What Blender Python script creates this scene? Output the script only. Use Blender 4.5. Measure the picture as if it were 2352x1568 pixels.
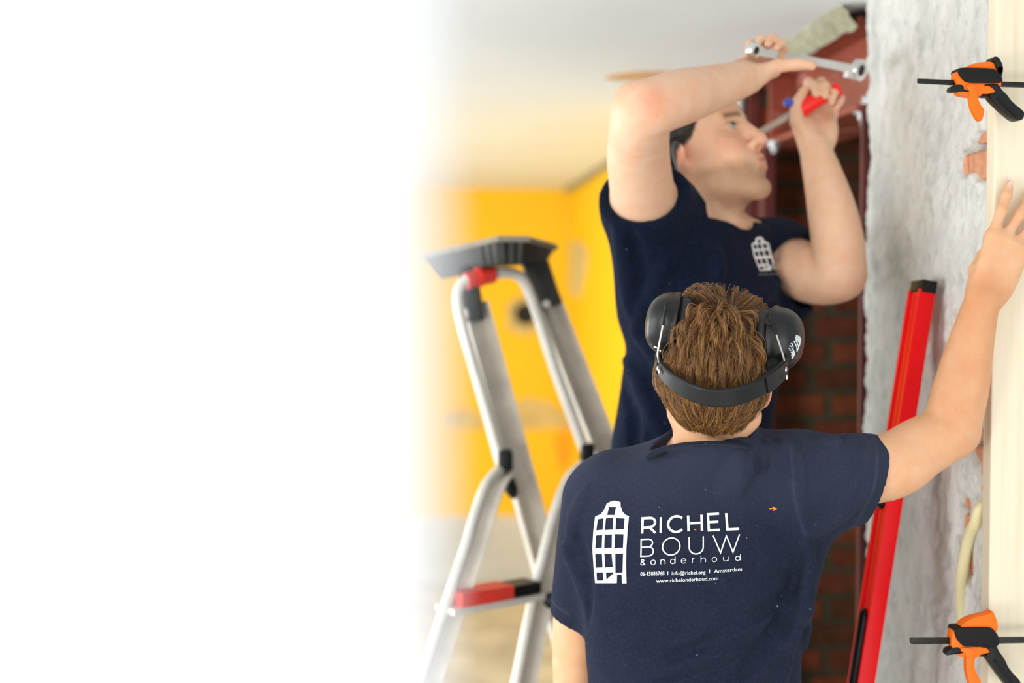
import bpy, bmesh, math, random
import numpy as np
import openvdb
from mathutils import Vector, Matrix, noise
from mathutils.bvhtree import BVHTree

for _o in list(bpy.data.objects):
    bpy.data.objects.remove(_o)
SC = bpy.context.scene
COL = SC.collection
random.seed(7)
RNG = np.random.default_rng(7)

# ------------------------------------------------------------------ camera
CAM_H = 1.78
F_PX = 50.0 / 36.0 * 2352.0
YAW = math.atan(226 / F_PX)          # building depth axis vanishes at (950, 660)
PITCH = math.atan(124 / F_PX)
camd = bpy.data.cameras.new('camera')
cam = bpy.data.objects.new('camera', camd)
COL.objects.link(cam)
SC.camera = cam
camd.lens = 50.0
camd.sensor_width = 36.0
camd.clip_start = 0.05
camd.dof.use_dof = True
camd.dof.focus_distance = 2.14
camd.dof.aperture_fstop = 1.8
cam.location = (0, 0, CAM_H)
cam.rotation_euler = (math.pi / 2 - PITCH, 0, -YAW)
_R = cam.rotation_euler.to_matrix()
C_RIGHT = np.array(_R @ Vector((1, 0, 0)))
C_UP = np.array(_R @ Vector((0, 1, 0)))
C_FWD = np.array(_R @ Vector((0, 0, -1)))
C_POS = np.array((0.0, 0.0, CAM_H))

# ------------------------------------------------------------------ light
w = bpy.data.worlds.new('daylight')
SC.world = w
w.use_nodes = True
w.node_tree.nodes['Background'].inputs[0].default_value = (0.93, 0.97, 1.0, 1)
w.node_tree.nodes['Background'].inputs[1].default_value = 0.78

def area(name, loc, rot, sx, sy, power, col=(1, 1, 1)):
    l = bpy.data.lights.new(name, 'AREA')
    l.shape = 'RECTANGLE'
    l.size, l.size_y, l.energy, l.color = sx, sy, power, col
    o = bpy.data.objects.new(name, l)
    o.location, o.rotation_euler = loc, rot
    COL.objects.link(o)
    return o
# daylight entering by the two windows of the left wall
area('window_light', (-3.1, 2.3, 1.35), (0, -math.radians(92), 0), 1.4, 2.3, 40, (0.95, 0.98, 1.0))
area('window_light.001', (-3.1, 5.6, 1.35), (0, -math.radians(118), 0), 1.4, 2.3, 74, (0.90, 0.96, 1.0))
# unseen fill lamps added behind the camera for the worker, plaster and ceiling
area('rear_fill_light', (0.45, -1.5, 1.9), (math.radians(82), 0, 0), 2.2, 1.4, 6, (1.0, 0.98, 0.95))
area('rear_fill_light.001', (-2.3, -1.1, 1.0), (math.radians(93), 0, -math.radians(42)), 1.6, 1.4, 78, (1.0, 0.985, 0.96))
area('ceiling_fill_light', (0.2, -1.2, 0.35), (math.radians(122), 0, 0), 3.2, 1.2, 40, (1.0, 0.985, 0.96))

SC.view_settings.view_transform = 'Standard'
SC.view_settings.look = 'None'
SC.view_settings.gamma = 1.0
SC.view_settings.use_curve_mapping = False
SC.view_settings.exposure = 0.38

# ------------------------------------------------------------------ helpers
def at(px, py, d):
    """world point seen at photo pixel (px, py), d metres along the view axis"""
    return C_POS + d * (C_FWD + C_RIGHT * (px - 1176) / F_PX - C_UP * (py - 784) / F_PX)

def on_x(px, py, X):
    v = at(px, py, 1.0) - C_POS
    return C_POS + v * (X / v[0])

def on_y(px, py, Y):
    v = at(px, py, 1.0) - C_POS
    return C_POS + v * (Y / v[1])

def nrm(v):
    v = np.asarray(v, float)
    return v / max(1e-9, np.linalg.norm(v))

def abs_loc(o):
    v = np.zeros(3)
    while o is not None:
        v += np.array(o.location)
        o = o.parent
    return v

def tag(o, label=None, cat=None, group=None, kind=None):
    if label: o['label'] = label
    if cat: o['category'] = cat
    if group: o['group'] = group
    if kind: o['kind'] = kind
    return o

def empty(name, loc):
    o = bpy.data.objects.new(name, None)
    o.empty_display_size = 0.05
    o.location = [float(v) for v in loc]
    COL.objects.link(o)
    return o

def link_mesh(name, me, mat=None, parent=None, loc=None):
    o = bpy.data.objects.new(name, me)
    COL.objects.link(o)
    if parent is not None:
        o.parent = parent
    if loc is not None:
        o.location = [float(v) for v in loc]
    if mat is not None and not me.materials:
        me.materials.append(mat)
    return o

def mesh(name, verts, faces, mat=None, parent=None, smooth=False, loc=None, kind=None):
    """verts in WORLD space; stored relative to the object (parents carry translations only)"""
    v = np.asarray(verts, float).reshape(-1, 3)
    off = np.zeros(3)
    if parent is not None: off = off + abs_loc(parent)
    if loc is not None: off = off + np.asarray(loc, float)
    v = v - off
    me = bpy.data.meshes.new(name)
    me.from_pydata(v.tolist(), [], [list(map(int, f)) for f in faces])
    if smooth:
        me.polygons.foreach_set('use_smooth', [True] * len(me.polygons))
    me.update()
    o = link_mesh(name, me, mat, parent, loc)
    if kind: o['kind'] = kind
    return o

class MB:
    """collects shapes into one mesh"""
    def __init__(s): s.v, s.f = [], []
    def add(s, v, f):
        b = len(s.v)
        s.v += [tuple(map(float, p)) for p in v]
        s.f += [tuple(i + b for i in q) for q in f]
        return s
    def obox(s, c, half, R=None, bev=0.0):
        """oriented box; R rows = local axes; optional chamfered edges"""
        c = np.asarray(c, float); h = np.asarray(half, float)
        R = np.eye(3) if R is None else np.asarray(R, float)
        if bev <= 0:
            q = np.array([[x, y, z] for x in (-1, 1) for y in (-1, 1) for z in (-1, 1)], float) * h
            f = [(0, 1, 3, 2), (4, 6, 7, 5), (0, 4, 5, 1), (2, 3, 7, 6), (0, 2, 6, 4), (1, 5, 7, 3)]
            return s.add(q @ R + c, f)
        bm = bmesh.new()
        bmesh.ops.create_cube(bm, size=2.0)
        for vv in bm.verts: vv.co = Vector((vv.co.x * h[0], vv.co.y * h[1], vv.co.z * h[2]))
        bmesh.ops.bevel(bm, geom=list(bm.edges), offset=bev, segments=2, profile=0.6, affect='EDGES')
        bm.verts.index_update()
        q = np.array([vv.co[:] for vv in bm.verts]); f = [[vv.index for vv in ff.verts] for ff in bm.faces]
        bm.free()
        return s.add(q @ R + c, f)
    def box(s, lo, hi, bev=0.0):
        lo, hi = np.asarray(lo, float), np.asarray(hi, float)
        return s.obox((lo + hi) / 2, (hi - lo) / 2, None, bev)
    def tube(s, pts, r, n=12, ry=None, upv=None, caps=True):
        P = [np.asarray(p, float) for p in pts]; m = len(P)
        rs = r if hasattr(r, '__len__') else [r] * m
        rys = rs if ry is None else (ry if hasattr(ry, '__len__') else [ry] * m)
        prev = None; rings = []
        for i in range(m):
            t = nrm(P[min(i + 1, m - 1)] - P[max(i - 1, 0)])
            if prev is None:
                a = np.array(upv if upv is not None else ((0, 0, 1) if abs(t[2]) < .9 else (1, 0, 0)), float)
            else: a = prev
            a = nrm(a - t * np.dot(a, t)); b = np.cross(t, a); prev = a
            rings.append([P[i] + a * rs[i] * math.cos(k * 2 * math.pi / n) + b * rys[i] * math.sin(k * 2 * math.pi / n) for k in range(n)])
        v = [p for rg in rings for p in rg]
        f = [(i * n + k, i * n + (k + 1) % n, (i + 1) * n + (k + 1) % n, (i + 1) * n + k) for i in range(m - 1) for k in range(n)]
        if caps: f += [tuple(range(n - 1, -1, -1)), tuple((m - 1) * n + k for k in range(n))]
        return s.add(v, f)
    def bar(s, pts, hw, ht, upv):
        """rectangular profile swept along a polyline: hw along upv-side, ht along upv"""
        P = [np.asarray(p, float) for p in pts]; m = len(P); v = []
        for i in range(m):
            t = nrm(P[min(i + 1, m - 1)] - P[max(i - 1, 0)])
            a = np.asarray(upv[i] if hasattr(upv[0], '__len__') else upv, float)
            a = nrm(a - t * np.dot(a, t)); b = np.cross(t, a)
            h1 = hw[i] if hasattr(hw, '__len__') else hw
            h2 = ht[i] if hasattr(ht, '__len__') else ht
            v += [P[i] + a * h2 + b * h1, P[i] - a * h2 + b * h1, P[i] - a * h2 - b * h1, P[i] + a * h2 - b * h1]
        f = [(i * 4 + k, i * 4 + (k + 1) % 4, i * 4 + 4 + (k + 1) % 4, i * 4 + 4 + k) for i in range(m - 1) for k in range(4)]
        f += [(3, 2, 1, 0), tuple((m - 1) * 4 + k for k in range(4))]
        return s.add(v, f)
    def prism(s, outline, org, ax, ay, az, z0, z1, bev=0.0):
        """2D outline extruded along az from z0 to z1 with a bevelled rim"""
        org, ax, ay, az = [np.asarray(q, float) for q in (org, ax, ay, az)]
        bm = bmesh.new()
        vs = [bm.verts.new((x, y, z0)) for x, y in outline]
        fc = bm.faces.new(vs)
        fc.normal_update()
        r = bmesh.ops.extrude_face_region(bm, geom=[fc])
        for e in r['geom']:
            if isinstance(e, bmesh.types.BMVert): e.co.z = z1
        bmesh.ops.recalc_face_normals(bm, faces=list(bm.faces))
        if bev > 0:
            ed = [e for e in bm.edges if len(e.link_faces) == 2 and abs(e.verts[0].co.z - e.verts[1].co.z) < 1e-7]
            bmesh.ops.bevel(bm, geom=ed, offset=bev, segments=2, profile=0.6, affect='EDGES')
        bmesh.ops.triangulate(bm, faces=[q for q in bm.faces if len(q.verts) > 4])
        bm.verts.index_update()
        v = [org + ax * q.co.x + ay * q.co.y + az * q.co.z for q in bm.verts]
        f = [[q.index for q in ff.verts] for ff in bm.faces]
        bm.free()
        return s.add(v, f)
    def ball(s, c, r, R=None, nu=14, nv=9):
        r = np.asarray(r, float) * np.ones(3); R = np.eye(3) if R is None else np.asarray(R, float)
        v = [(0, 0, 1)]
        for j in range(1, nv):
            for i in range(nu):
                th = math.pi * j / nv; ph = 2 * math.pi * i / nu
                v.append((math.sin(th) * math.cos(ph), math.sin(th) * math.sin(ph), math.cos(th)))
        v.append((0, 0, -1)); f = []
        for i in range(nu):
            f.append((0, 1 + i, 1 + (i + 1) % nu))
            for j in range(nv - 2):
                a = 1 + j * nu
                f.append((a + i, a + nu + i, a + nu + (i + 1) % nu, a + (i + 1) % nu))
            a = 1 + (nv - 2) * nu
            f.append((a + i, len(v) - 1, a + (i + 1) % nu))
        return s.add((np.array(v) * r) @ R + np.asarray(c, float), f)
    def build(s, name, mat=None, parent=None, smooth=False, loc=None, kind=None):
        o = mesh(name, s.v, s.f, mat, parent, False, loc, kind)
        bm = bmesh.new(); bm.from_mesh(o.data)
        bmesh.ops.recalc_face_normals(bm, faces=list(bm.faces))
        bm.to_mesh(o.data); bm.free()
        if smooth:
            o.data.polygons.foreach_set('use_smooth', [True] * len(o.data.polygons))
            o.data.set_sharp_from_angle(angle=math.radians(smooth if smooth is not True else 40))
        return o

def smooth_path(pts, n=8):
    """Catmull-Rom through points"""
    P = [np.asarray(p, float) for p in pts]
    P = [2 * P[0] - P[1]] + P + [2 * P[-1] - P[-2]]
    out = []
    for i in range(1, len(P) - 2):
        for k in range(n):
            t = k / n
            a, b, c, d = P[i - 1], P[i], P[i + 1], P[i + 2]
            out.append(.5 * ((2 * b) + (c - a) * t + (2 * a - 5 * b + 4 * c - d) * t * t + (3 * b - a - 3 * c + d) * t ** 3))
    out.append(P[-2])
    return out

# ------------------------------------------------------------------ materials
def lin(c):
    return tuple(((v / 255) / 12.92 if v / 255 <= .04045 else ((v / 255 + .055) / 1.055) ** 2.4) for v in c) + (1,)

class NT:
    def __init__(s, m):
        s.t = m.node_tree; s.n = s.t.nodes; s.l = s.t.links
    def new(s, typ, **kw):
        n = s.n.new(typ)
        for k, v in kw.items():
            if k in n.inputs.keys() if hasattr(n.inputs, 'keys') else False:
                n.inputs[k].default_value = v
            else: setattr(n, k, v)
        return n
    def link(s, a, b): s.l.new(a, b)
    def coords(s): return s.new('ShaderNodeTexCoord').outputs['Object']
    def noise(s, vec, scale, detail=4, rough=.55, stretch=None):
        if stretch is not None:
            mp = s.new('ShaderNodeMapping'); s.link(vec, mp.inputs['Vector'])
            mp.inputs['Scale'].default_value = stretch; vec = mp.outputs[0]
        n = s.new('ShaderNodeTexNoise'); s.link(vec, n.inputs['Vector'])
        n.inputs['Scale'].default_value = scale; n.inputs['Detail'].default_value = detail
        n.inputs['Roughness'].default_value = rough
        return n.outputs['Fac']
    def ramp(s, fac, stops):
        r = s.new('ShaderNodeValToRGB'); s.link(fac, r.inputs[0]); e = r.color_ramp.elements
        while len(e) > 1: e.remove(e[-1])
        e[0].position, e[0].color = stops[0]
        for p, c in stops[1:]:
            q = e.new(p); q.color = c
        return r.outputs[0]
    def mix(s, fac, a, b, mode='MIX'):
        m = s.new('ShaderNodeMix', data_type='RGBA', blend_type=mode)
        if isinstance(fac, (int, float)): m.inputs[0].default_value = fac
        else: s.link(fac, m.inputs[0])
        for v, i in ((a, 6), (b, 7)):
            if isinstance(v, tuple): m.inputs[i].default_value = v
            else: s.link(v, m.inputs[i])
        return m.outputs[2]
    def math(s, op, a, b=0.0, clamp=False):
        m = s.new('ShaderNodeMath', operation=op, use_clamp=clamp)
        for v, i in ((a, 0), (b, 1)):
            if isinstance(v, (int, float)): m.inputs[i].default_value = v
            else: s.link(v, m.inputs[i])
        return m.outputs[0]
    def attr(s, name): return s.new('ShaderNodeAttribute', attribute_name=name)
    def bump(s, h, dist, strength=1.0, prev=None):
        b = s.new('ShaderNodeBump'); s.link(h, b.inputs['Height'])
        b.inputs['Distance'].default_value = dist; b.inputs['Strength'].default_value = strength
        if prev is not None: s.link(prev, b.inputs['Normal'])
        return b.outputs[0]

def material(name, col, rough=.6, metal=0.0, var=.12, vscale=8, bump=0.0, bscale=60, stretch=None, spec=.5, sheen=0.0, coat=0.0):
    m = bpy.data.materials.new(name); m.use_nodes = True
    t = NT(m); b = m.node_tree.nodes['Principled BSDF']
    b.inputs['Roughness'].default_value = rough; b.inputs['Metallic'].default_value = metal
    b.inputs['Specular IOR Level'].default_value = spec
    b.inputs['Sheen Weight'].default_value = sheen
    b.inputs['Coat Weight'].default_value = coat
    c = lin(col); co = t.coords()
    n = t.noise(co, vscale, 4, .6, stretch)
    lo = tuple(v * (1 - var) for v in c[:3]) + (1,); hi = tuple(min(1, v * (1 + var)) for v in c[:3]) + (1,)
    t.link(t.ramp(n, [(.3, lo), (.7, hi)]), b.inputs['Base Color'])
    if bump > 0:
        t.link(t.bump(t.noise(co, bscale, 3, .6, stretch), bump), b.inputs['Normal'])
    m['base'] = list(c)
    return m
# ------------------------------------------------------------------ sculpting with smooth distance fields
class Field:
    def __init__(s, lo, hi, h):
        s.h = h
        s.lo = np.asarray(lo, float)
        s.n = np.ceil((np.asarray(hi, float) - s.lo) / h).astype(int) + 1
        s.d = np.full(s.n, 0.2, np.float32)
    def reg(s, lo, hi, pad):
        a = np.clip(np.floor((np.asarray(lo) - pad - s.lo) / s.h).astype(int), 0, s.n - 1)
        b = np.clip(np.ceil((np.asarray(hi) + pad - s.lo) / s.h).astype(int) + 1, 1, s.n)
        sl = tuple(slice(i, max(j, i + 1)) for i, j in zip(a, b))
        ax = [(s.lo[i] + s.h * np.arange(sl[i].start, sl[i].stop)).astype(np.float32) for i in range(3)]
        return sl, ax[0][:, None, None], ax[1][None, :, None], ax[2][None, None, :]
    def comb(s, sl, e, k, op):
        a = s.d[sl]
        if op == 'u':
            if k > 0:
                q = np.maximum(k - np.abs(a - e), 0) / k
                s.d[sl] = np.minimum(a, e) - q * q * (k * .25)
            else: s.d[sl] = np.minimum(a, e)
        elif op == 's':
            e = -e
            if k > 0:
                q = np.maximum(k - np.abs(a - e), 0) / k
                s.d[sl] = np.maximum(a, e) + q * q * (k * .25)
            else: s.d[sl] = np.maximum(a, e)
    def cone(s, a, b, ra, rb, k=.01, op='u', flat=None, fr=1.0):
        """tapered limb from a to b; flat = axis along which it is squashed by fr"""
        a, b = np.asarray(a, float), np.asarray(b, float)
        R = max(ra, rb)
        sl, X, Y, Z = s.reg(np.minimum(a, b) - R, np.maximum(a, b) + R, max(k, .02) + 3 * s.h)
        ba = b - a; L2 = max(1e-10, float(ba @ ba))
        x, y, z = X - a[0], Y - a[1], Z - a[2]
        t = np.clip((x * ba[0] + y * ba[1] + z * ba[2]) / L2, 0, 1)
        dx, dy, dz = x - t * ba[0], y - t * ba[1], z - t * ba[2]
        if flat is not None:
            g = nrm(flat); q = dx * g[0] + dy * g[1] + dz * g[2]
            e2 = dx * dx + dy * dy + dz * dz + q * q * (1 / fr ** 2 - 1)
        else: e2 = dx * dx + dy * dy + dz * dz
        s.comb(sl, np.sqrt(e2) - (ra + t * (rb - ra)), k, op)
        return s
    def chain(s, pts, k=.012, **kw):
        """limb through joints: smooth centre line, smoothly varying radius"""
        P = smooth_path([np.r_[np.asarray(p, float), r] for p, r in pts], 5)
        for i in range(len(P) - 1):
            s.cone(P[i][:3], P[i + 1][:3], P[i][3], P[i + 1][3], k if i == 0 else .004, **kw)
        return s
    def ell(s, c, r, R=None, k=.01, op='u', p=2.0):
        c, r = np.asarray(c, float), np.asarray(r, float) * np.ones(3)
        R = np.eye(3) if R is None else np.asarray(R, float)
        ext = np.sqrt(((R * r[:, None]) ** 2).sum(0)) * (1.0 if p == 2 else 1.3)
        sl, X, Y, Z = s.reg(c - ext, c + ext, max(k, .02) + 3 * s.h)
        x, y, z = X - c[0], Y - c[1], Z - c[2]
        u = [(x * R[i, 0] + y * R[i, 1] + z * R[i, 2]) / r[i] for i in range(3)]
        if p == 2.0:
            k0 = np.sqrt(u[0] ** 2 + u[1] ** 2 + u[2] ** 2)
            k1 = np.sqrt((u[0] / r[0]) ** 2 + (u[1] / r[1]) ** 2 + (u[2] / r[2]) ** 2) + 1e-6
            e = k0 * (k0 - 1) / k1
        else:
            e = ((np.abs(u[0]) ** p + np.abs(u[1]) ** p + np.abs(u[2]) ** p) ** (1 / p) - 1) * r.min()
        s.comb(sl, e, k, op)
        return s
    def loft(s, org, R, secs, p=2.4, k=.02, op='u'):
        """elliptic sections along local axis 2: (z, cx, cy, rx, ry)"""
        S = np.array(secs, float); S = S[np.argsort(S[:, 0])]
        R = np.asarray(R, float); org = np.asarray(org, float)
        pts = []
        for q in S:
            for sx in (-1, 1):
                for sy in (-1, 1):
                    pts.append(org + (q[1] + sx * q[3]) * R[0] + (q[2] + sy * q[4]) * R[1] + q[0] * R[2])
        pts = np.array(pts)
        sl, X, Y, Z = s.reg(pts.min(0), pts.max(0), max(k, .02) + 3 * s.h)
        x, y, z = X - org[0], Y - org[1], Z - org[2]
        u, v, t = [x * R[i, 0] + y * R[i, 1] + z * R[i, 2] for i in range(3)]
        tt = np.linspace(S[0, 0], S[-1, 0], 120)
        def sm(i):
            a = np.interp(tt, S[:, 0], S[:, i]); kk = np.hanning(11); kk /= kk.sum()
            return np.convolve(np.pad(a, 5, 'edge'), kk, 'valid')
        cx, cy, rx, ry = [np.interp(t, tt, sm(i)).astype(np.float32) for i in range(1, 5)]
        e = ((np.abs((u - cx) / rx) ** p + np.abs((v - cy) / ry) ** p) ** (1 / p) - 1) * np.minimum(rx, ry)
        e = np.maximum(e, np.maximum(S[0, 0] - t, t - S[-1, 0]))
        s.comb(sl, e, k, op)
        return s
    def cut(s, p, n, k=0.0):
        """remove everything on the +n side of the plane"""
        p, n = np.asarray(p, float), nrm(n)
        sl, X, Y, Z = s.reg(s.lo, s.lo + s.h * s.n, 0)
        e = (X - p[0]) * n[0] + (Y - p[1]) * n[1] + (Z - p[2]) * n[2]
        s.d = np.maximum(s.d, e.astype(np.float32))
        return s
    def cut_local(s, p, n, radius):
        p, n = np.asarray(p, float), nrm(n)
        sl, X, Y, Z = s.reg(p - radius, p + radius, 0)
        e = (X - p[0]) * n[0] + (Y - p[1]) * n[1] + (Z - p[2]) * n[2]
        rr = np.sqrt((X - p[0]) ** 2 + (Y - p[1]) ** 2 + (Z - p[2]) ** 2) - radius
        s.d[sl] = np.maximum(s.d[sl], np.minimum(e, -rr))
        return s
    def polygonise(s):
        c = 3.0 * s.h
        g = openvdb.FloatGrid(c)
        g.copyFromArray(np.ascontiguousarray(np.clip(s.d, -c, c)), tolerance=0.0)
        P, Q = g.convertToQuads(0.0)
        V = s.lo + np.asarray(P, float) * s.h
        Q = np.asarray(Q)
        # orient outward
        a, b, d = V[Q[:, 0]], V[Q[:, 1]], V[Q[:, 2]]
        vol = np.einsum('ij,ij->i', a, np.cross(b, d)).sum()
        nrmv = np.cross(b - a, d - a)
        cen = (a + d) / 2
        if np.einsum('ij,ij->i', cen - V.mean(0), nrmv).sum() < 0:
            Q = Q[:, ::-1]
        s.V, s.Q = V, Q
        return V, Q

def np_mesh(name, V, Q, mat, parent=None, loc=None, attrs=None):
    off = np.zeros(3)
    if parent is not None: off = off + abs_loc(parent)
    if loc is not None: off = off + np.asarray(loc, float)
    me = bpy.data.meshes.new(name)
    n, m, k = len(V), len(Q), Q.shape[1]
    me.vertices.add(n)
    me.vertices.foreach_set('co', (V - off).astype(np.float32).ravel())
    me.loops.add(m * k)
    me.loops.foreach_set('vertex_index', Q.astype(np.int32).ravel())
    me.polygons.add(m)
    me.polygons.foreach_set('loop_start', np.arange(0, m * k, k, dtype=np.int32))
    me.polygons.foreach_set('use_smooth', np.ones(m, bool))
    me.update(calc_edges=True)
    me.validate()
    for an, av in (attrs or {}).items():
        if av.ndim == 1:
            a = me.attributes.new(an, 'FLOAT', 'POINT'); a.data.foreach_set('value', av.astype(np.float32))
        else:
            a = me.attributes.new(an, 'FLOAT_COLOR', 'POINT')
            a.data.foreach_set('color', np.c_[av, np.ones(len(av))].astype(np.float32).ravel())
    return link_mesh(name, me, mat, parent, loc)

def relax(V, Q, n=1, f=.5):
    for _ in range(n):
        acc = np.zeros_like(V); cnt = np.zeros(len(V))
        for i in range(4):
            for j in (1, 3):
                np.add.at(acc, Q[:, i], V[Q[:, (i + j) % 4]]); np.add.at(cnt, Q[:, i], 1)
        V = V * (1 - f) + f * acc / np.maximum(cnt, 1)[:, None]
    return V

def frame_from(f, u):
    """rows: right (subject's right), forward, up"""
    f = nrm(f); u = np.asarray(u, float); u = nrm(u - f * (u @ f))
    return np.array([np.cross(f, u), f, u])

def head_prims(F, H, M, full_face=True, sc=1.0):
    """head at centre H, rows of M = right, forward, up"""
    g = lambda r, f, u: H + sc * (r * M[0] + f * M[1] + u * M[2])
    F.ell(g(0, -.012, .032), (.0765 * sc, .096 * sc, .086 * sc), M, .0)
    F.ell(g(0, .026, -.030), (.062 * sc, .064 * sc, .082 * sc), M, .03)
    for sgn in (-1, 1):
        F.cone(g(sgn * .054, -.002, -.062), g(sgn * .016, .070, -.104), .018 * sc, .017 * sc, .025)
        F.ell(g(sgn * .042, .058, -.022), (.026 * sc, .026 * sc, .022 * sc), M, .02)
        F.ell(g(sgn * .026, .070, -.058), (.030 * sc, .022 * sc, .026 * sc), M, .02)
    F.ell(g(0, .074, -.104), (.022 * sc, .018 * sc, .017 * sc), M, .016)
    F.ell(g(0, .052, .050), (.056 * sc, .036 * sc, .040 * sc), M, .03)
    if full_face:
        for sgn in (-1, 1):
            F.cone(g(sgn * .014, .089, .027), g(sgn * .046, .074, .026), .008 * sc, .007 * sc, .012)
            F.ell(g(sgn * .031, .095, .008), (.016 * sc, .014 * sc, .009 * sc), M, .012, 's')
            F.ell(g(sgn * .031, .0735, .008), (.0135 * sc, .0125 * sc, .0125 * sc), M, .003)
            F.cone(g(sgn * .021, .085, .0155), g(sgn * .041, .079, .0145), .004 * sc, .004 * sc, .004)
        F.cone(g(0, .088, .018), g(0, .109, -.026), .0085 * sc, .0115 * sc, .012)
        F.ell(g(0, .110, -.029), (.0125 * sc, .012 * sc, .011 * sc), M, .006)
        for sgn in (-1, 1):
            F.ell(g(sgn * .013, .100, -.033), (.0085 * sc, .0095 * sc, .0075 * sc), M, .006)
            F.ell(g(sgn * .0065, .106, -.0405), (.004 * sc, .005 * sc, .004 * sc), M, .004, 's')
        F.ell(g(0, .083, -.060), (.029 * sc, .016 * sc, .020 * sc), M, .014)
        F.cone(g(-.018, .093, -.060), g(0, .0985, -.0575), .0045 * sc, .006 * sc, .006)
        F.cone(g(.018, .093, -.060), g(0, .0985, -.0575), .0045 * sc, .006 * sc, .006)
        F.cone(g(-.015, .092, -.073), g(.015, .092, -.073), .006 * sc, .006 * sc, .006)
        F.cone(g(-.019, .101, -.0665), g(.019, .101, -.0665), .0028 * sc, .0028 * sc, .004, 's')
        F.ell(g(0, .098, -.088), (.018 * sc, .008 * sc, .006 * sc), M, .008, 's')
    for sgn in (-1, 1):
        E = M.copy()
        e0 = nrm(M[0] * sgn + M[1] * -.45); E[1] = nrm(M[1] + M[0] * sgn * .45 + M[2] * -.25); E[0] = nrm(e0 - E[1] * (e0 @ E[1])); E[2] = np.cross(E[0], E[1])
        F.ell(g(sgn * .079, -.010, -.006), (.0065 * sc, .018 * sc, .030 * sc), E, .006)
        F.ell(g(sgn * .074, -.004, -.030), (.006 * sc, .010 * sc, .012 * sc), E, .006)
        F.ell(g(sgn * .089, -.004, -.004), (.007 * sc, .009 * sc, .017 * sc), E, .004, 's')
    return g

FING = {'index': (.026, .012, (.044, .026, .021), .0088), 'middle': (.008, .016, (.048, .030, .022), .0090),
        'ring': (-.011, .013, (.044, .028, .022), .0085), 'little': (-.028, .004, (.035, .021, .019), .0075)}

def hand_prims(F, wrist, along, palm, thumb_side, curls, spread=1.0, thumb=None, sc=1.0, tips=None, fan=None, thenar=(.022, .017)):
    """wrist point, direction towards the fingers, palm normal, side on which the thumb sits.
    curls: per finger three bend angles (deg) towards the palm; thumb: list of local points (t, a, p)"""
    a = nrm(along); t = np.asarray(thumb_side, float); t = nrm(t - a * (t @ a))
    p = np.cross(a, t)
    if p @ np.asarray(palm, float) < 0: p = -p
    g = lambda tt, aa, pp: np.asarray(wrist) + sc * (tt * t + aa * a + pp * p)
    ends = {}
    for i, (nm, (off, adv, seg, r)) in enumerate(FING.items()):
        kn = g(off, .084 + adv * .6, -.002)
        F.cone(g(off * .55, .004, 0), kn, .0135 * sc, .0115 * sc, .014)
        F.ell(kn - p * -.001, .0105 * sc, None, .008)
        sp = off * spread * 5.0 * math.radians(1) * 40 if fan is None else math.radians(fan[i])
        d0 = nrm(a * math.cos(sp) + t * math.sin(sp)); ang = 0.0; q = kn
        c = curls[nm] if isinstance(curls, dict) else curls
        rr = r
        for j in range(3):
            ang += math.radians(c[j])
            d = d0 * math.cos(ang) + p * math.sin(ang)
            n = q + d * seg[j] * sc
            F.cone(q, n, rr * sc, rr * .93 * sc, .005)
            if j < 2: F.ell(n, rr * 1.0 * sc, None, .003)
            q = n; rr *= .93
            ends[nm] = (q, d, nrm(p * math.cos(ang) - d0 * math.sin(ang)))
    F.ell(g(thenar[0], .030, .008), (thenar[1] * sc, .026 * sc, .013 * sc), np.array([t, a, p]), .014)
    F.ell(g(-.026, .036, .006), (.013 * sc, .032 * sc, .013 * sc), np.array([t, a, p]), .014)
    th = thumb or [(.020, .012, .004), (.046, .045, .012), (.058, .078, .016), (.060, .108, .014)]
    rs = [.015, .0125, .0108, .0088]
    T = [g(*q) for q in th]
    for j in range(3): F.cone(T[j], T[j + 1], rs[j] * sc, rs[j + 1] * sc, .010 if j == 0 else .005)
    ends['thumb'] = (T[3], nrm(T[3] - T[2]), p)
    return ends
# ------------------------------------------------------------------ materials of the room
XW = 0.945            # face of the right wall
Y_FAR = 8.5
Z_C = 2.37
M_CEIL = material('ceiling_paint', (237, 241, 244), .9, var=.03, vscale=1.2)
M_FLOOR = material('dusty_screed', (196, 195, 188), .95, var=.32, vscale=3.0, bump=.004, bscale=30)
M_DOOR = material('cool_grey_white_door_paint', (184, 187, 191), .5, var=.01)
M_WHITE = material('white_lacquer', (232, 236, 242), .45, var=.01)
M_RED = material('red_primer_steel', (150, 68, 48), .55, var=.22, vscale=9, bump=.0006, bscale=120)
_t = NT(M_RED); _b = M_RED.node_tree.nodes['Principled BSDF']; _src = _b.inputs['Base Color'].links[0].from_socket
_t.link(_t.mix(_t.ramp(_t.noise(_t.coords(), 11, 4, .6, (.6, .6, 1.6)), [(.56, (0, 0, 0, 1)), (.70, (.55, .55, .55, 1))]), _src, lin((206, 176, 164))), _b.inputs['Base Color'])
M_RED_SHADE = material('shade_toned_red_primer', (98, 38, 33), .6, var=.22, vscale=9, bump=.0006, bscale=120)  # shade on the steel columns put into a darker primer colour
M_BOLT = material('zinc_plated_steel', (205, 208, 210), .3, .85, var=.1)
M_BRICK = [material('dark_red_brick', (128, 66, 42), .9, var=.30, vscale=22, bump=.003, bscale=90),
           material('brown_brick', (108, 62, 38), .9, var=.30, vscale=22, bump=.003, bscale=90),
           material('orange_brick', (146, 78, 46), .9, var=.30, vscale=22, bump=.003, bscale=90)]
M_BRICK_OLD = material('exposed_soft_brick', (216, 152, 116), .95, var=.25, vscale=26, bump=.004, bscale=80)
M_MORTAR = material('grey_brown_mortar', (96, 88, 68), 1, var=.2, vscale=30, bump=.004, bscale=70)
M_GLASS = bpy.data.materials.new('window_glass'); M_GLASS.use_nodes = True
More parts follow.
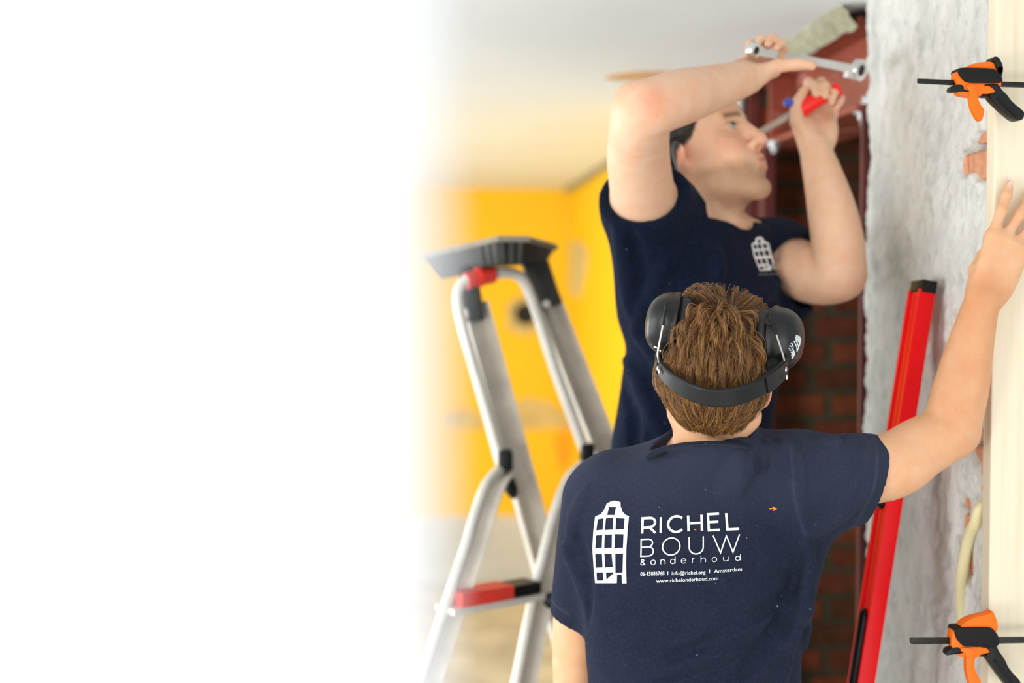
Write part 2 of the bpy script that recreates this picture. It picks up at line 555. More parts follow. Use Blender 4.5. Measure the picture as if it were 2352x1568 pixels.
_t = NT(M_GLASS); _n = M_GLASS.node_tree.nodes
_tr = _t.new('ShaderNodeBsdfTransparent'); _gl = _t.new('ShaderNodeBsdfGlossy'); _gl.inputs['Roughness'].default_value = .02
_mx = _t.new('ShaderNodeMixShader'); _mx.inputs[0].default_value = .06
_t.link(_tr.outputs[0], _mx.inputs[1]); _t.link(_gl.outputs[0], _mx.inputs[2])
_t.link(_mx.outputs[0], _n['Material Output'].inputs['Surface'])

def yellow_paint():
    m = material('egg_yolk_yellow_paint', (255, 200, 3), .6, var=.04, vscale=2.0)
    return m
M_YEL = yellow_paint()
M_RAW = material('raw_skim_plaster', (214, 190, 126), .95, var=.18, vscale=9, bump=.004, bscale=40)
M_DADO = material('stripped_pale_plaster', (208, 208, 202), .95, var=.12, vscale=3.5, bump=.004, bscale=30)

def st(o): o['kind'] = 'structure'; return o
# floor and ceiling
st(MB().box((-3.4, -1.4, -.12), (2.7, Y_FAR + .2, 0)).build('floor', M_FLOOR))
cl = st(MB().box((-3.4, .15, Z_C), (2.7, Y_FAR + .2, Z_C + .15)).build('ceiling', M_CEIL))
v_ = at(1490, 174, 1.0) - C_POS; q_ = C_POS + v_ * ((Z_C - C_POS[2]) / v_[2])
MB().prism([(.115 * math.cos(a) * (1 + .12 * math.sin(3 * a)), .10 * math.sin(a) * (1 + .1 * math.cos(2 * a))) for a in np.linspace(0, 2 * math.pi, 25)[:-1]], q_, (1, 0, 0), (0, 1, 0), (0, 0, 1), -.003, .004, .001).build('bare_ceiling_patch', material('bare_tan_plaster', (222, 178, 130), .9, var=.15), cl)
# far wall: yellow above, stripped plaster below
far = st(MB().box((-3.4, Y_FAR, 0), (XW + .2, Y_FAR + .2, Z_C)).build('wall_far', M_YEL))
zb = 1.78 - (1188 - 660) / F_PX * Y_FAR
MB().box((-3.2, Y_FAR - .012, 0), (XW, Y_FAR + .01, zb), .004).build('stripped_plaster', M_DADO, far)

def blob_patch(name, pts_px, plane, mat, parent, th=.010, seed=0):
    """ragged plaster patch on a wall: outline given on the wall, with thickness"""
    out = []
    P = [plane(*q) for q in pts_px]
    n = len(P); rr = random.Random(seed)
    for i in range(n):
        a, b = P[i], P[(i + 1) % n]
        for k in range(4):
            q = a + (b - a) * k / 4
            out.append(q + np.array([rr.uniform(-.012, .012), 0, rr.uniform(-.012, .012)]) * (1 if abs(plane(0, 0)[1] - plane(100, 0)[1]) < 1e-6 else 0)
                       + np.array([0, rr.uniform(-.02, .02), rr.uniform(-.012, .012)]) * (0 if abs(plane(0, 0)[1] - plane(100, 0)[1]) < 1e-6 else 1))
    out = np.array(out)
    onfar = abs(plane(0, 0)[1] - plane(100, 0)[1]) < 1e-6
    dv = np.array([0, -th, 0]) if onfar else np.array([-th, 0, 0])
    c = out.mean(0); m = len(out)
    back, front = out - dv * .3, c + (out - c) * .97 + dv
    v = np.r_[back, front, [c + dv * 1.1]]
    f = [(i, (i + 1) % m, m + (i + 1) % m, m + i) for i in range(m)] + [(m + i, m + (i + 1) % m, 2 * m) for i in range(m)]
    b = MB(); b.add(v, f)
    return b.build(name, mat, parent)
farp = lambda x, y: on_y(x, y, Y_FAR)
rightp = lambda x, y: on_x(x, y, XW)
# broken plaster band at worktop height and round patch with socket hole
blob_patch('plaster_band', [(1160, 988), (1158, 950), (1175, 926), (1210, 914), (1255, 920), (1300, 948), (1312, 985)], farp, M_RAW, far, seed=1)
blob_patch('plaster_band', [(1010, 985), (1012, 945), (1060, 940), (1104, 950), (1106, 984)], farp, M_RAW, far, seed=2)
M_REDPAINT = material('orange_old_paint', (255, 168, 0), .6, var=.05)
blob_patch('orange_paint_patch', [(1276, 1020), (1274, 990), (1312, 990), (1312, 1050), (1290, 1080)], farp, M_REDPAINT, far, th=.004, seed=3)
sp = blob_patch('socket_patch', [(1166, 755), (1164, 700), (1180, 684), (1230, 680), (1246, 700), (1246, 748), (1228, 766), (1182, 764)], farp, M_RAW, far, seed=4)
M_HOLE = material('black_plastic_box', (24, 24, 22), .7)
bx = MB(); c0 = farp(1206, 721)
ring = [c0 + np.array([.058 * math.cos(k * math.pi / 8), -.022, .058 * math.sin(k * math.pi / 8)]) for k in range(17)]
bx.tube(ring, .008, 6, caps=False)
bx.tube([c0 + np.array([0, -.016, 0]), c0 + np.array([0, .01, 0])], .056, 18)
bx.build('socket_box', M_HOLE, far, smooth=True)

# right wall beyond the opening: yellow, with a bare white strip at the steel
rw = st(MB().box((XW, 4.06, 0), (XW + .2, Y_FAR, Z_C)).build('wall_right', M_YEL))
blob_patch('removed_switch_patch', [(1308, 672), (1306, 600), (1312, 556), (1336, 552), (1350, 580), (1344, 640), (1330, 682)], rightp, M_RAW, rw, seed=5)

MB().box((XW - .012, 4.06, 0), (XW + .02, 4.42, Z_C), .004).build('bare_plaster_strip', M_DADO, rw)
# left wall with two windows
lw = MB(); xl = -3.2
def wall_x(b, x0, x1, y0, y1, z0, z1, holes):
    ys = sorted({y0, y1, *[h[0] for h in holes], *[h[1] for h in holes]}); zs = sorted({z0, z1, *[h[2] for h in holes], *[h[3] for h in holes]})
    for a, c in zip(ys[:-1], ys[1:]):
        for e, g in zip(zs[:-1], zs[1:]):
            if any(a >= h[0] - 1e-6 and c <= h[1] + 1e-6 and e >= h[2] - 1e-6 and g <= h[3] + 1e-6 for h in holes): continue
            b.box((x0, a, e), (x1, c, g))
WH = [(1.1, 3.5, .7, 2.2), (4.4, 6.8, .7, 2.2)]
wall_x(lw, xl - .25, xl, .2, Y_FAR, 0, Z_C, WH)
st(lw.build('wall_left', M_CEIL))
for i, h in enumerate(WH):
    r = empty('window_%d' % (i + 1), (xl - .15, (h[0] + h[1]) / 2, h[2])); st(r)
    fr = MB()
    y0, y1, z0, z1 = h; ym = (y0 + y1) / 2
    for lo, hi in (((y0, z0), (y1, z0 + .06)), ((y0, z1 - .06), (y1, z1)), ((y0, z0), (y0 + .06, z1)), ((y1 - .06, z0), (y1, z1)), ((ym - .04, z0), (ym + .04, z1))):
        fr.box((xl - .19, lo[0], lo[1]), (xl - .11, hi[0], hi[1]), .006)
    fr.build('window_frame', M_WHITE, r)
    for a, c in ((y0 + .06, ym - .04), (ym + .04, y1 - .06)):
        MB().box((xl - .153, a, z0 + .06), (xl - .147, c, z1 - .06)).build('pane', M_GLASS, r)
    MB().box((xl - .12, y0 - .04, z0 - .04), (xl + .06, y1 + .04, z0), .008).build('window_sill', M_WHITE, r)

# side room seen through the opening: dark brick wall, end walls
BW = 3.97
bw = st(MB().box((.962, BW + .012, 0), (2.7, BW + .2, Z_C)).build('wall_back', M_MORTAR))
st(MB().box((2.6, 2.3, 0), (2.75, BW + .2, Z_C)).build('wall_side', M_MORTAR))
st(MB().box((1.16, 2.30, 0), (2.7, 2.45, Z_C)).build('wall_front', M_CEIL))
def brick_mesh(seed, L=.205, Hh=.056, D=.10):
    bm = bmesh.new(); bmesh.ops.create_cube(bm, size=1)
    for v in bm.verts: v.co = Vector((v.co.x * L, v.co.y * D, v.co.z * Hh))
    bmesh.ops.bevel(bm, geom=list(bm.edges), offset=.004, segments=1, affect='EDGES')
    rr = random.Random(seed)
    for v in bm.verts: v.co += Vector((rr.uniform(-.002, .002), rr.uniform(-.002, .002), rr.uniform(-.002, .002)))
    me = bpy.data.meshes.new('brick'); bm.to_mesh(me); bm.free()
    return me
BM = []
for k in range(9):
    me = brick_mesh(k); me.materials.append(M_BRICK[k % 3]); BM.append(me)
course = .0735; zc = .05; row = 0
while zc < Z_C - .05:
    x = .962 + (0 if row % 2 else -.052)
    while x < 2.5:
        o = bpy.data.objects.new('brick', BM[random.randrange(9)])
        COL.objects.link(o); o.parent = bw
        o.location = (x + .1025, BW + .052 + random.uniform(-.004, .003), zc)
        if x < .962: o.location.x, o.scale.x = .962 + (x + .205 - .962) / 2, (x + .205 - .962) / .205
        o.rotation_euler = (0, random.uniform(-.008, .008), random.choice((0, math.pi)))
        x += .232
    zc += course; row += 1

# ------------------------------------------------------------------ steel frame in the opening
ZB0, ZB1 = 2.155, 2.352
sb = empty('steel_beam', (XW + .08, 3.4, ZB0)); st(sb)
Y0, Y1 = 2.965, 3.96
def plate(b, x0, x1, y0, y1, z0, z1): b.box((x0, y0, z0), (x1, y1, z1), .003)
b = MB(); plate(b, XW + .062, XW + .072, Y0, Y1, ZB0 + .012, ZB1 - .012); b.build('web', M_RED, sb)
b = MB(); plate(b, XW - .01, XW + .16, Y0, Y1, ZB0, ZB0 + .013); b.build('flange', M_RED, sb)
b = MB(); plate(b, XW - .01, XW + .16, Y0, Y1, ZB1 - .013, ZB1); b.build('flange', M_RED, sb)
b = MB(); plate(b, XW - .005, XW + .062, 3.72, 3.735, ZB0 + .013, ZB1 - .013); b.build('stiffener_plate', M_RED, sb)
def bolt(parent, p, axis, r=.013, washer=.019):
    b = MB(); ax = nrm(axis)
    b.tube([p, p + ax * .004], washer, 16); b.tube([p + ax * .004, p + ax * .016], r, 6); b.tube([p + ax * .016, p + ax * .028], r * .6, 10)
    return b.build('bolt', M_BOLT, parent)
for px, py, Y in ((1732, 352, 3.86), (1780, 346, 3.62)):
    p = on_y(px, py, Y); bolt(sb, np.array([p[0], Y, ZB0]), (0, 0, -1), .016, .022)
for q in ((XW + .062, 3.02, 2.32), (XW + .062, 3.02, 2.25), (XW + .062, 3.06, 2.19)):
    bolt(sb, np.array(q), (-1, 0, 0), .015, .02)
bolt(sb, np.array((XW + .028, 2.985, ZB0 + .013)), (0, 0, 1), .016, .024)
bolt(sb, np.array((XW + .02, 3.005, ZB0)), (0, 0, -1), .015, .024)
c1 = empty('trim_1', (XW + .07, 2.98, 0)); st(c1)
b = MB(); plate(b, XW + .002, XW + .16, 2.962, 2.976, 0, ZB0); b.build('flange', M_RED_SHADE, c1)
b = MB(); plate(b, XW + .10, XW + .112, 2.976, 3.10, 0, ZB0); b.build('web', M_RED_SHADE, c1)
c2 = empty('trim_2', (XW + .02, 3.85, 0)); st(c2)
b = MB(); plate(b, XW - .012, XW + .022, 3.76, 3.774, 0, ZB0); b.build('flange', M_RED_SHADE, c2)
b = MB(); plate(b, XW - .012, XW + .022, 3.941, 3.955, 0, Z_C - .02); b.build('flange', M_RED_SHADE, c2)
b = MB(); plate(b, XW + .018, XW + .03, 3.774, 3.941, 0, ZB0); b.build('web', M_RED_SHADE, c2)
# crumbled ceiling edge above the beam
M_EDGE = material('crumbled_grey_green_mortar', (168, 166, 142), 1, var=.28, vscale=24, bump=.01, bscale=60)
v = []; f = []; NY = 60; NX = 7
for i in range(NY + 1):
    y = 2.93 + (Y_FAR - 2.93) * (i / NY) ** 1.6
    for j in range(NX):
        t = j / (NX - 1)
        x = XW - .056 + .036 * t + .014 * noise.noise((y * 9, t * 2, 0)) * (1 - t)
        z = Z_C + .004 - .05 * t ** .8 * (1 if y < 4.0 else .45) + .010 * noise.noise((y * 14, t * 5, 3))
        v.append((x, y, z))
for i in range(NY):
    for j in range(NX - 1):
        a = i * NX + j; f.append((a, a + 1, a + NX + 1, a + NX))
st(mesh('trim_3', v, f, M_EDGE, smooth=True))

# ------------------------------------------------------------------ plastered pier (near part of the right wall)
YP0, YP1 = 2.275, 2.925
pier = st(MB().box((XW + .03, YP0 + .004, 0), (1.16, YP1 + .03, Z_C)).build('wall_pier', M_MORTAR))
def plaster_material():
    m = bpy.data.materials.new('old_white_plaster'); m.use_nodes = True
    t = NT(m); b = m.node_tree.nodes['Principled BSDF']; b.inputs['Roughness'].default_value = .95
    b.inputs['Specular IOR Level'].default_value = .2
    co = t.coords()
    n1 = t.noise(co, 9, 6, .65, (1, 1.0, .55))
    n2 = t.noise(co, 34, 5, .65, (1, 1.2, .6))
    base = t.ramp(n1, [(.30, lin((206, 207, 201))), (.44, lin((232, 231, 224))), (.62, lin((245, 243, 236)))])
    base = t.mix(t.ramp(n2, [(.36, (.6, .6, .6, 1)), (.47, (0, 0, 0, 1))]), base, lin((196, 198, 194)))
    n3 = t.noise(co, 13, 5, .7, (1, 2.0, .5))
    fleck = t.ramp(n3, [(.62, (0, 0, 0, 1)), (.70, (.8, .8, .8, 1))])
    near = t.attr('near').outputs['Fac']
    base = t.mix(t.math('MULTIPLY', fleck, near, True), base, lin((198, 152, 122)))
    t.link(base, b.inputs['Base Color'])
    t.link(t.bump(t.noise(co, 60, 6, .72), .007), b.inputs['Normal'])
    return m
M_PLAST = plaster_material()
# places where the plaster has come off, as (pixel x, pixel y, radius y (m), radius z (m))
HOLES = [(2262, 360, .044, .037), (2226, 378, .026, .020), (2266, 1095, .026, .058), (2256, 1022, .034, .026), (2222, 1212, .024, .052), (2232, 1265, .012, .055),
         (2272, 1285, .018, .026), (2266, 1412, .014, .040), (2205, 1300, .007, .05), (2275, 290, .010, .020), (2140, 770, .006, .012), (2206, 1440, .006, .02), (2100, 1545, .008, .018)]
HP = [(on_x(px, py, XW), ry, rz) for px, py, ry, rz in HOLES]
NYp, NZp = 118, 430
yy = np.linspace(YP0, YP1, NYp); zz = np.linspace(0, Z_C, NZp)
V = []; near = []
for z in zz:
    edge = .016 * noise.noise((3.1, 0, z * 9)) + .018 * noise.noise((7.7, 0, z * 24)) + .011 * noise.noise((1.7, 0, z * 65))
    for y in yy:
        t = (y - YP0) / (YP1 - YP0)
        y2 = y + edge * max(0, (t - .75) / .25)
        u_, w_ = y * .8 + z * .6, z * .8 - y * .6
        r = .008 * noise.noise((y * 6, z * 4, 0)) + .006 * noise.noise((u_ * 20, w_ * 11, 5)) + .0052 * noise.noise((u_ * 52, w_ * 30, 9)) + .0026 * noise.noise((u_ * 120, w_ * 80, 2))
        x = XW - .006 - r
        mh = 0.0
        for (h, ry, rz) in HP:
            dy, dz = (y - h[1]) / ry, (z - h[2]) / rz
            if abs(dy) < 1.6 and abs(dz) < 1.6:
                q = math.hypot(dy, dz) + .13 * noise.noise((y * 40, z * 40, 11))
                mh = max(mh, min(1, max(0, (1.15 - q) / .22)))
        x += mh * .045
        x += max(0, (t - .96) / .04) * .012
        V.append((x, y2, z)); near.append(max(0, 1 - (y - YP0) / .36))
F = [(i * NYp + j, i * NYp + j + 1, (i + 1) * NYp + j + 1, (i + 1) * NYp + j) for i in range(NZp - 1) for j in range(NYp - 1)]
b0 = len(V)
# return of the plaster into the opening, and at the near end
for i, z in enumerate(zz):
    p = V[i * NYp + NYp - 1]; V.append((p[0] + .05, p[1] + .004, z)); near.append(0)
for i in range(NZp - 1): F.append((i * NYp + NYp - 1, b0 + i, b0 + i + 1, (i + 1) * NYp + NYp - 1))
b1 = len(V)
for i, z in enumerate(zz):
    p = V[i * NYp]; V.append((p[0] + .05, p[1], z)); near.append(1)
for i in range(NZp - 1): F.append((b1 + i, i * NYp, (i + 1) * NYp, b1 + i + 1))
pl = mesh('plaster', V, F, M_PLAST, pier, True)
a = pl.data.attributes.new('near', 'FLOAT', 'POINT'); a.data.foreach_set('value', np.array(near, np.float32))
# the bricks laid bare there
done = set()
PBM = []
for k in range(4):
    me = brick_mesh(40 + k, .10, .050, .20); me.materials.append(M_BRICK_OLD); PBM.append(me)
for (h, ry, rz) in HP:
    for s in np.linspace(-rz, rz, 5):
        iz = round((h[2] + s) / .062)
        for yb in (0, 1, 2, 3, 4, 5, 6):
            off = (iz % 2) * .055
            yc = YP0 + .05 + yb * .11 - off
            if abs(yc - h[1]) < ry + .055 and (iz, yb) not in done:
                done.add((iz, yb))
                o = bpy.data.objects.new('brick', PBM[(iz + yb) % 4])
                COL.objects.link(o); o.parent = pier
                o.rotation_euler = (0, 0, math.pi / 2)
                o.rotation_euler = (random.uniform(-.02, .02), 0, math.pi / 2 * 0)
                # long axis of the mesh (x, .10) lies along y, depth (.20) into the wall
                o.rotation_euler = (0, 0, math.pi / 2)
                o.location = (XW + .104 + random.uniform(-.003, .003), max(yc, YP0 + .056), iz * .062)

# ------------------------------------------------------------------ white door standing open right beside the camera
def near_x(px, d): return at(px, 784, d)
dr = empty('door_1', (-.48, .29, .01)); st(dr)
xe = -.0008
pe = at(992, 784, .376)
xe = pe[0]; ye = pe[1]
leaf = MB(); y_f, y_b = ye - .042, ye
leaf.box((xe - .115, y_f, .01), (xe, y_b, 2.09), .0025)
leaf.box((xe - .90, y_f, .01), (xe - .785, y_b, 2.09), .0025)
for z0, z1 in ((.01, .22), (.92, 1.06), (1.97, 2.09)):
    leaf.box((xe - .79, y_f, z0), (xe - .11, y_b, z1), .0025)
leaf.build('door_frame_leaf', M_DOOR, dr)
for z0, z1 in ((.22, .92), (1.06, 1.97)):
    MB().box((xe - .79, y_f + .012, z0), (xe - .11, y_b - .012, z1), .004).build('door_panel', M_DOOR, dr)
# ------------------------------------------------------------------ board, clamps, level, conduit, ladder
def pine():
    m = bpy.data.materials.new('planed_pine'); m.use_nodes = True
    t = NT(m); b = m.node_tree.nodes['Principled BSDF']; b.inputs['Roughness'].default_value = .6
    b.inputs['Specular IOR Level'].default_value = .3
    co = t.coords()
    g = t.noise(co, 5, 5, .6, (9, 9, .35))
    base = t.ramp(g, [(.3, lin((228, 213, 182))), (.5, lin((236, 224, 198))), (.7, lin((232, 218, 188)))])
    k = t.new('ShaderNodeTexVoronoi'); mp = t.new('ShaderNodeMapping'); t.link(co, mp.inputs[0]); mp.inputs['Scale'].default_value = (7, 1, 3.2)
    t.link(mp.outputs[0], k.inputs['Vector']); k.inputs['Scale'].default_value = 1.0
    base = t.mix(t.ramp(k.outputs['Distance'], [(.03, (.75, .75, .75, 1)), (.10, (0, 0, 0, 1))]), base, lin((214, 164, 98)))
    t.link(base, b.inputs['Base Color'])
    t.link(t.bump(g, .0008), b.inputs['Normal'])
    return m
M_PINE = pine()
YB = 2.238            # front of the board
bl = on_y(2279, 784, YB)[0]
bd = MB().box((bl, YB, 0), (bl + .19, YB + .034, Z_C - .03), .0035).build('timber_board', M_PINE)
tag(bd, 'pale planed pine board standing upright against the end of the plaster pier', 'board')

M_BLK = material('black_plastic', (12, 12, 11), .42, spec=.3, var=.15, vscale=20, bump=.0003, bscale=300)
M_BLKR = material('black_soft_grip', (14, 15, 14), .6, spec=.25, var=.12, vscale=30, bump=.0004, bscale=500)
M_ORG = material('orange_plastic', (255, 112, 2), .42, var=.05, vscale=20, spec=.3)
M_BARM = material('black_oxide_steel', (30, 29, 26), .38, .5, var=.25, vscale=40)

def clamp(px0, py0, sc_zoom, o_zoom, d, label, second):
    """outlines are read off the photo in zoom units, turned into metres at distance d"""
    def mm(q):                       # zoom units -> metres relative to the bar's left end
        k = d / F_PX / sc_zoom
        return ((q[0] - o_zoom[0]) * k, -(q[1] - o_zoom[1]) * k)
    O = at(px0, py0, d)
    ax, ay, az = np.array((1., 0, 0)), np.array((0, 0, 1.)), np.array((0, -1., 0))
    Oc = O.copy(); Oc[1] = YB - .042
    Oc[0] = on_y(px0, py0, Oc[1])[0]; Oc[2] = on_y(px0, py0, Oc[1])[2]
    r = empty('bar_clamp' , Oc)
    tag(r, label, 'clamp', None)
    def part(nm, pts, z0, z1, mat, bev=.0012):
        for cutr in (.22, .25) if nm not in ('bar', 'handle_rib') else ():      # round the moulded corners
            q = []
            for i, p in enumerate(pts):
                a_, c_ = pts[i - 1], pts[(i + 1) % len(pts)]
                for o in (a_, c_): q.append((p[0] + (o[0] - p[0]) * cutr, p[1] + (o[1] - p[1]) * cutr))
            pts = q
        bev = min(bev, .0014)
        MB().prism([mm(p) for p in pts], Oc, ax, ay, az, z0, z1, bev).build(nm, mat, r, smooth=35)
    return r, part, mm, Oc

def top_clamp():
    oz = (215, 675)
    r, part, mm, O = clamp(2107.5, 186, 7.84, oz, 2.255, 'upper orange bar clamp on the pine board, its jaw tipped with a black pad', False)
    part('bar', [(215, 635), (885, 652), (885, 744), (235, 716), (215, 700)], -.003, .003, M_BARM, .0006)
    part('bar', [(1600, 668), (4300, 730), (4300, 815), (1600, 760)], -.003, .003, M_BARM, .0006)
    part('clamp_body', [(855, 640), (880, 520), (960, 480), (1580, 475), (1690, 590), (1700, 720), (1690, 790), (1600, 800), (1590, 880), (1480, 905), (1340, 905), (1330, 955), (1100, 955), (960, 930), (905, 880), (1000, 840), (905, 750)], -.011, .011, M_ORG)
    part('jaw', [(1025, 480), (1060, 430), (1160, 380), (1300, 348), (1545, 328), (1600, 420), (1640, 520), (1600, 560), (1030, 520)], -.009, .009, M_ORG)
    part('jaw_pad', [(1512, 320), (1545, 246), (1636, 248), (1730, 430), (1700, 612), (1660, 600), (1690, 450), (1640, 440), (1615, 500), (1560, 330)], -.016, .013, M_BLK, .0015)
    part('grip', [(888, 520), (900, 470), (930, 455), (1500, 462), (1590, 500), (1680, 610), (1700, 690), (1660, 722), (1080, 722), (1000, 680), (920, 590)], -.017, .017, M_BLKR, .004)
    part('trigger', [(1110, 860), (1040, 800), (1060, 735), (1200, 745), (1240, 800), (1248, 920), (1270, 1020), (1330, 1135), (1392, 1188), (1345, 1388), (1290, 1395), (1195, 1265), (1125, 1090)], .001, .0145, M_ORG, .002)
    part('trigger_guard', [(1235, 800), (1370, 815), (1330, 950), (1318, 1110), (1275, 1040), (1250, 930)], -.010, .0, M_ORG, .001)
    part('release_lever', [(758, 882), (778, 772), (955, 742), (1010, 780), (1004, 830), (1110, 860), (1100, 885), (985, 872)], -.006, .013, M_BLK, .0015)
    part('latch', [(1335, 905), (1500, 905), (1500, 970), (1335, 955)], -.007, .007, M_BLK, .001)
    part('handle', [(1490, 965), (1498, 885), (1590, 880), (1560, 830), (1480, 772), (1380, 770), (1380, 735), (1640, 720), (1700, 830), (1800, 915), (1890, 1035), (2010, 1130), (2135, 1225), (2110, 1340), (2060, 1376), (1955, 1370), (1700, 1165)], -.012, .012, M_BLK, .003)
    part('handle_rib', [(1600, 1000), (1640, 960), (1980, 1280), (1960, 1330)], .011, .0135, M_BLKR, .001)
    # fixed jaw beyond the right edge of the board
    part('fixed_jaw', [(3900, 760), (3900, 640), (4020, 300), (4140, 260), (4220, 400), (4200, 830), (3950, 850)], -.014, .014, M_BLK, .002)
    return r
def low_clamp():
    oz = (165, 765)
    r, part, mm, O = clamp(2090, 1471.5, 8.34, oz, 2.255, 'lower orange bar clamp on the pine board, its orange jaw without any pad', True)
    part('bar', [(165, 708), (985, 712), (990, 828), (190, 820), (168, 790)], -.003, .003, M_BARM, .0006)
    part('bar', [(1800, 722), (4600, 740), (4600, 850), (1800, 838)], -.003, .003, M_BARM, .0006)
    part('clamp_body', [(932, 860), (945, 640), (985, 520), (1300, 480), (1700, 500), (1850, 700), (1845, 900), (1700, 985), (1500, 1022), (1470, 1080), (1180, 1080), (1060, 1040), (1030, 1005), (1100, 960), (1000, 900)], -.011, .011, M_ORG)
    part('jaw', [(1100, 485), (1140, 430), (1250, 350), (1400, 292), (1700, 232), (1735, 183), (1765, 210), (1855, 450), (1812, 605), (1750, 560), (1700, 500), (1500, 520)], -.012, .012, M_ORG, .002)
    part('jaw_recess', [(1150, 470), (1280, 385), (1420, 330), (1690, 285), (1760, 440), (1700, 480)], .0115, .0125, M_ORG, .0004)
    part('grip', [(980, 580), (990, 505), (1020, 482), (1640, 480), (1720, 510), (1830, 640), (1862, 780), (1810, 850), (1740, 862), (1180, 858), (1090, 790), (1010, 680)], -.017, .017, M_BLKR, .004)
    part('trigger', [(1215, 1060), (1195, 985), (1100, 930), (1120, 860), (1330, 885), (1365, 960), (1365, 1180), (1400, 1330), (1480, 1470), (1510, 1520), (1505, 1620), (1440, 1780), (1390, 1760), (1290, 1590), (1220, 1350)], .001, .0145, M_ORG, .002)
    part('trigger_guard', [(1350, 880), (1510, 860), (1480, 1030), (1440, 1200), (1460, 1460), (1400, 1330), (1362, 1150)], -.010, .0, M_ORG, .001)
    part('release_lever', [(828, 1015), (850, 905), (1060, 858), (1110, 905), (1100, 940), (1200, 965), (1090, 1000), (890, 1012), (850, 1025)], -.006, .013, M_BLK, .0015)
    part('latch', [(1470, 1020), (1640, 1015), (1640, 1075), (1475, 1075)], -.007, .007, M_BLK, .001)
    part('handle', [(1620, 1070), (1640, 995), (1700, 985), (1620, 890), (1510, 885), (1510, 858), (1830, 850), (1860, 950), (1980, 1100), (2050, 1260), (2150, 1390), (2310, 1550), (2330, 1700), (2260, 1790), (2150, 1780), (1980, 1560)], -.012, .012, M_BLK, .003)
    part('handle_rib', [(1760, 1160), (1800, 1110), (2200, 1600), (2160, 1660)], .011, .0135, M_BLKR, .001)
    part('fixed_jaw', [(4300, 800), (4300, 640), (4420, 300), (4540, 260), (4620, 400), (4600, 830), (4350, 890)], -.014, .014, M_BLK, .002)
    return r
top_clamp(); low_clamp()

# spirit level leaning on the pier
M_LRED = material('glossy_red_enamel', (246, 0, 14), .38, var=.03, spec=.25)
M_LGLASS = material('dark_vial_housing', (40, 48, 46), .25, var=.2)
M_LGREY = material('grey_end_cap', (120, 118, 106), .6)
lt = np.array((XW - .036, 2.49, 1.786)); lb = np.array((.612, 2.40, .002))
lv = empty('spirit_level', lb)
tag(lv, 'long red spirit level with black end leaning against the white plaster', 'level')
Lz = nrm(lt - lb); Lx = nrm(np.array((1., 0, 0)) - Lz * Lz[0]); Lx = nrm(Lx + .0 * Lz); Ly = np.cross(Lz, Lx)   # Lx: broad-face normal, Ly: away from camera
LL = float(np.linalg.norm(lt - lb)); LR = np.array([Lx, Ly, Lz])
lp = lambda x, y, z: lb + x * Lx + y * Ly + z * Lz
b = MB()
W2, D2 = .0145, .031
b.obox(lp(0, -D2 + .0045, LL / 2), (W2, .0045, LL / 2 - .012), LR, .0012)
b.obox(lp(0, D2 - .0045, LL / 2), (W2, .0045, LL / 2 - .012), LR, .0012)
b.obox(lp(0, 0, LL / 2), (W2 - .0035, D2 - .004, LL / 2 - .012), LR, 0)
b.build('frame', M_LRED, lv, smooth=30)
b = MB(); b.obox(lp(0, 0, LL / 2), (W2 - .0022, .0035, LL / 2 - .02), LR, .001); b.build('rib', M_LRED, lv)
for zz_ in (.006, LL - .006):
    MB().obox(lp(.002, 0, zz_), (W2 - .001, D2 + .0008, .0115), LR, .002).build('end_cap', M_BLK if zz_ > 1 else M_LGREY, lv, smooth=30)
def slot(z, half, nm, mat, rim):
    b = MB(); n = 18; ring = []
    for k in range(n):
        a_ = 2 * math.pi * k / n
        ring.append((.014 * math.cos(a_), .014 * math.sin(a_) + (half if math.sin(a_) > 0 else -half)))
    for sgn in (-1, 1):
        b.tube([lp(sgn * (W2 + .0002), q[0], z + q[1]) for q in ring + ring[:1]], .0032, 6, caps=False)
    b.build(nm + '_rim', M_BLK, lv, smooth=True)
    b = MB(); b.prism(ring, lp(0, 0, z), Ly, Lz, np.cross(Ly, Lz), -(W2 - .001), W2 - .001); b.build(nm, mat, lv)
def z_at(py):   # height along the level seen at image row py
    best = min(np.linspace(0, LL, 2000), key=lambda z: abs(784 - F_PX * ((lp(0, 0, z) - C_POS) @ C_UP) / ((lp(0, 0, z) - C_POS) @ C_FWD) - py))
    return best
slot(z_at(1492), .056, 'hand_hole', M_BLK, True)
slot(z_at(1140), .008, 'vial', M_LGLASS, True)
slot(.30, .008, 'vial', M_LGLASS, True)

# cream conduit curving out of the plaster
M_COND = material('cream_conduit', (232, 220, 172), .6, var=.05)
cp = [on_x(px, py, XW - .012) for px, py in ((2262, 1150), (2262, 1158), (2260, 1174), (2240, 1200), (2226, 1232), (2217, 1275), (2209, 1330), (2201, 1380), (2196, 1420), (2192, 1500), (2188, 1600))]
for i, q in enumerate(cp):
    q[0] += (.05, .024, .004)[i] if i < 3 else (0 if i < 7 else .006 * (i - 6)); q[1] = max(q[1], YP0 + .014)
b = MB().tube(smooth_path(cp, 6), .0098, 14).build('conduit_pipe', M_COND, smooth=True)
tag(b, 'cream plastic conduit curving out of the broken plaster beside the board', 'pipe')

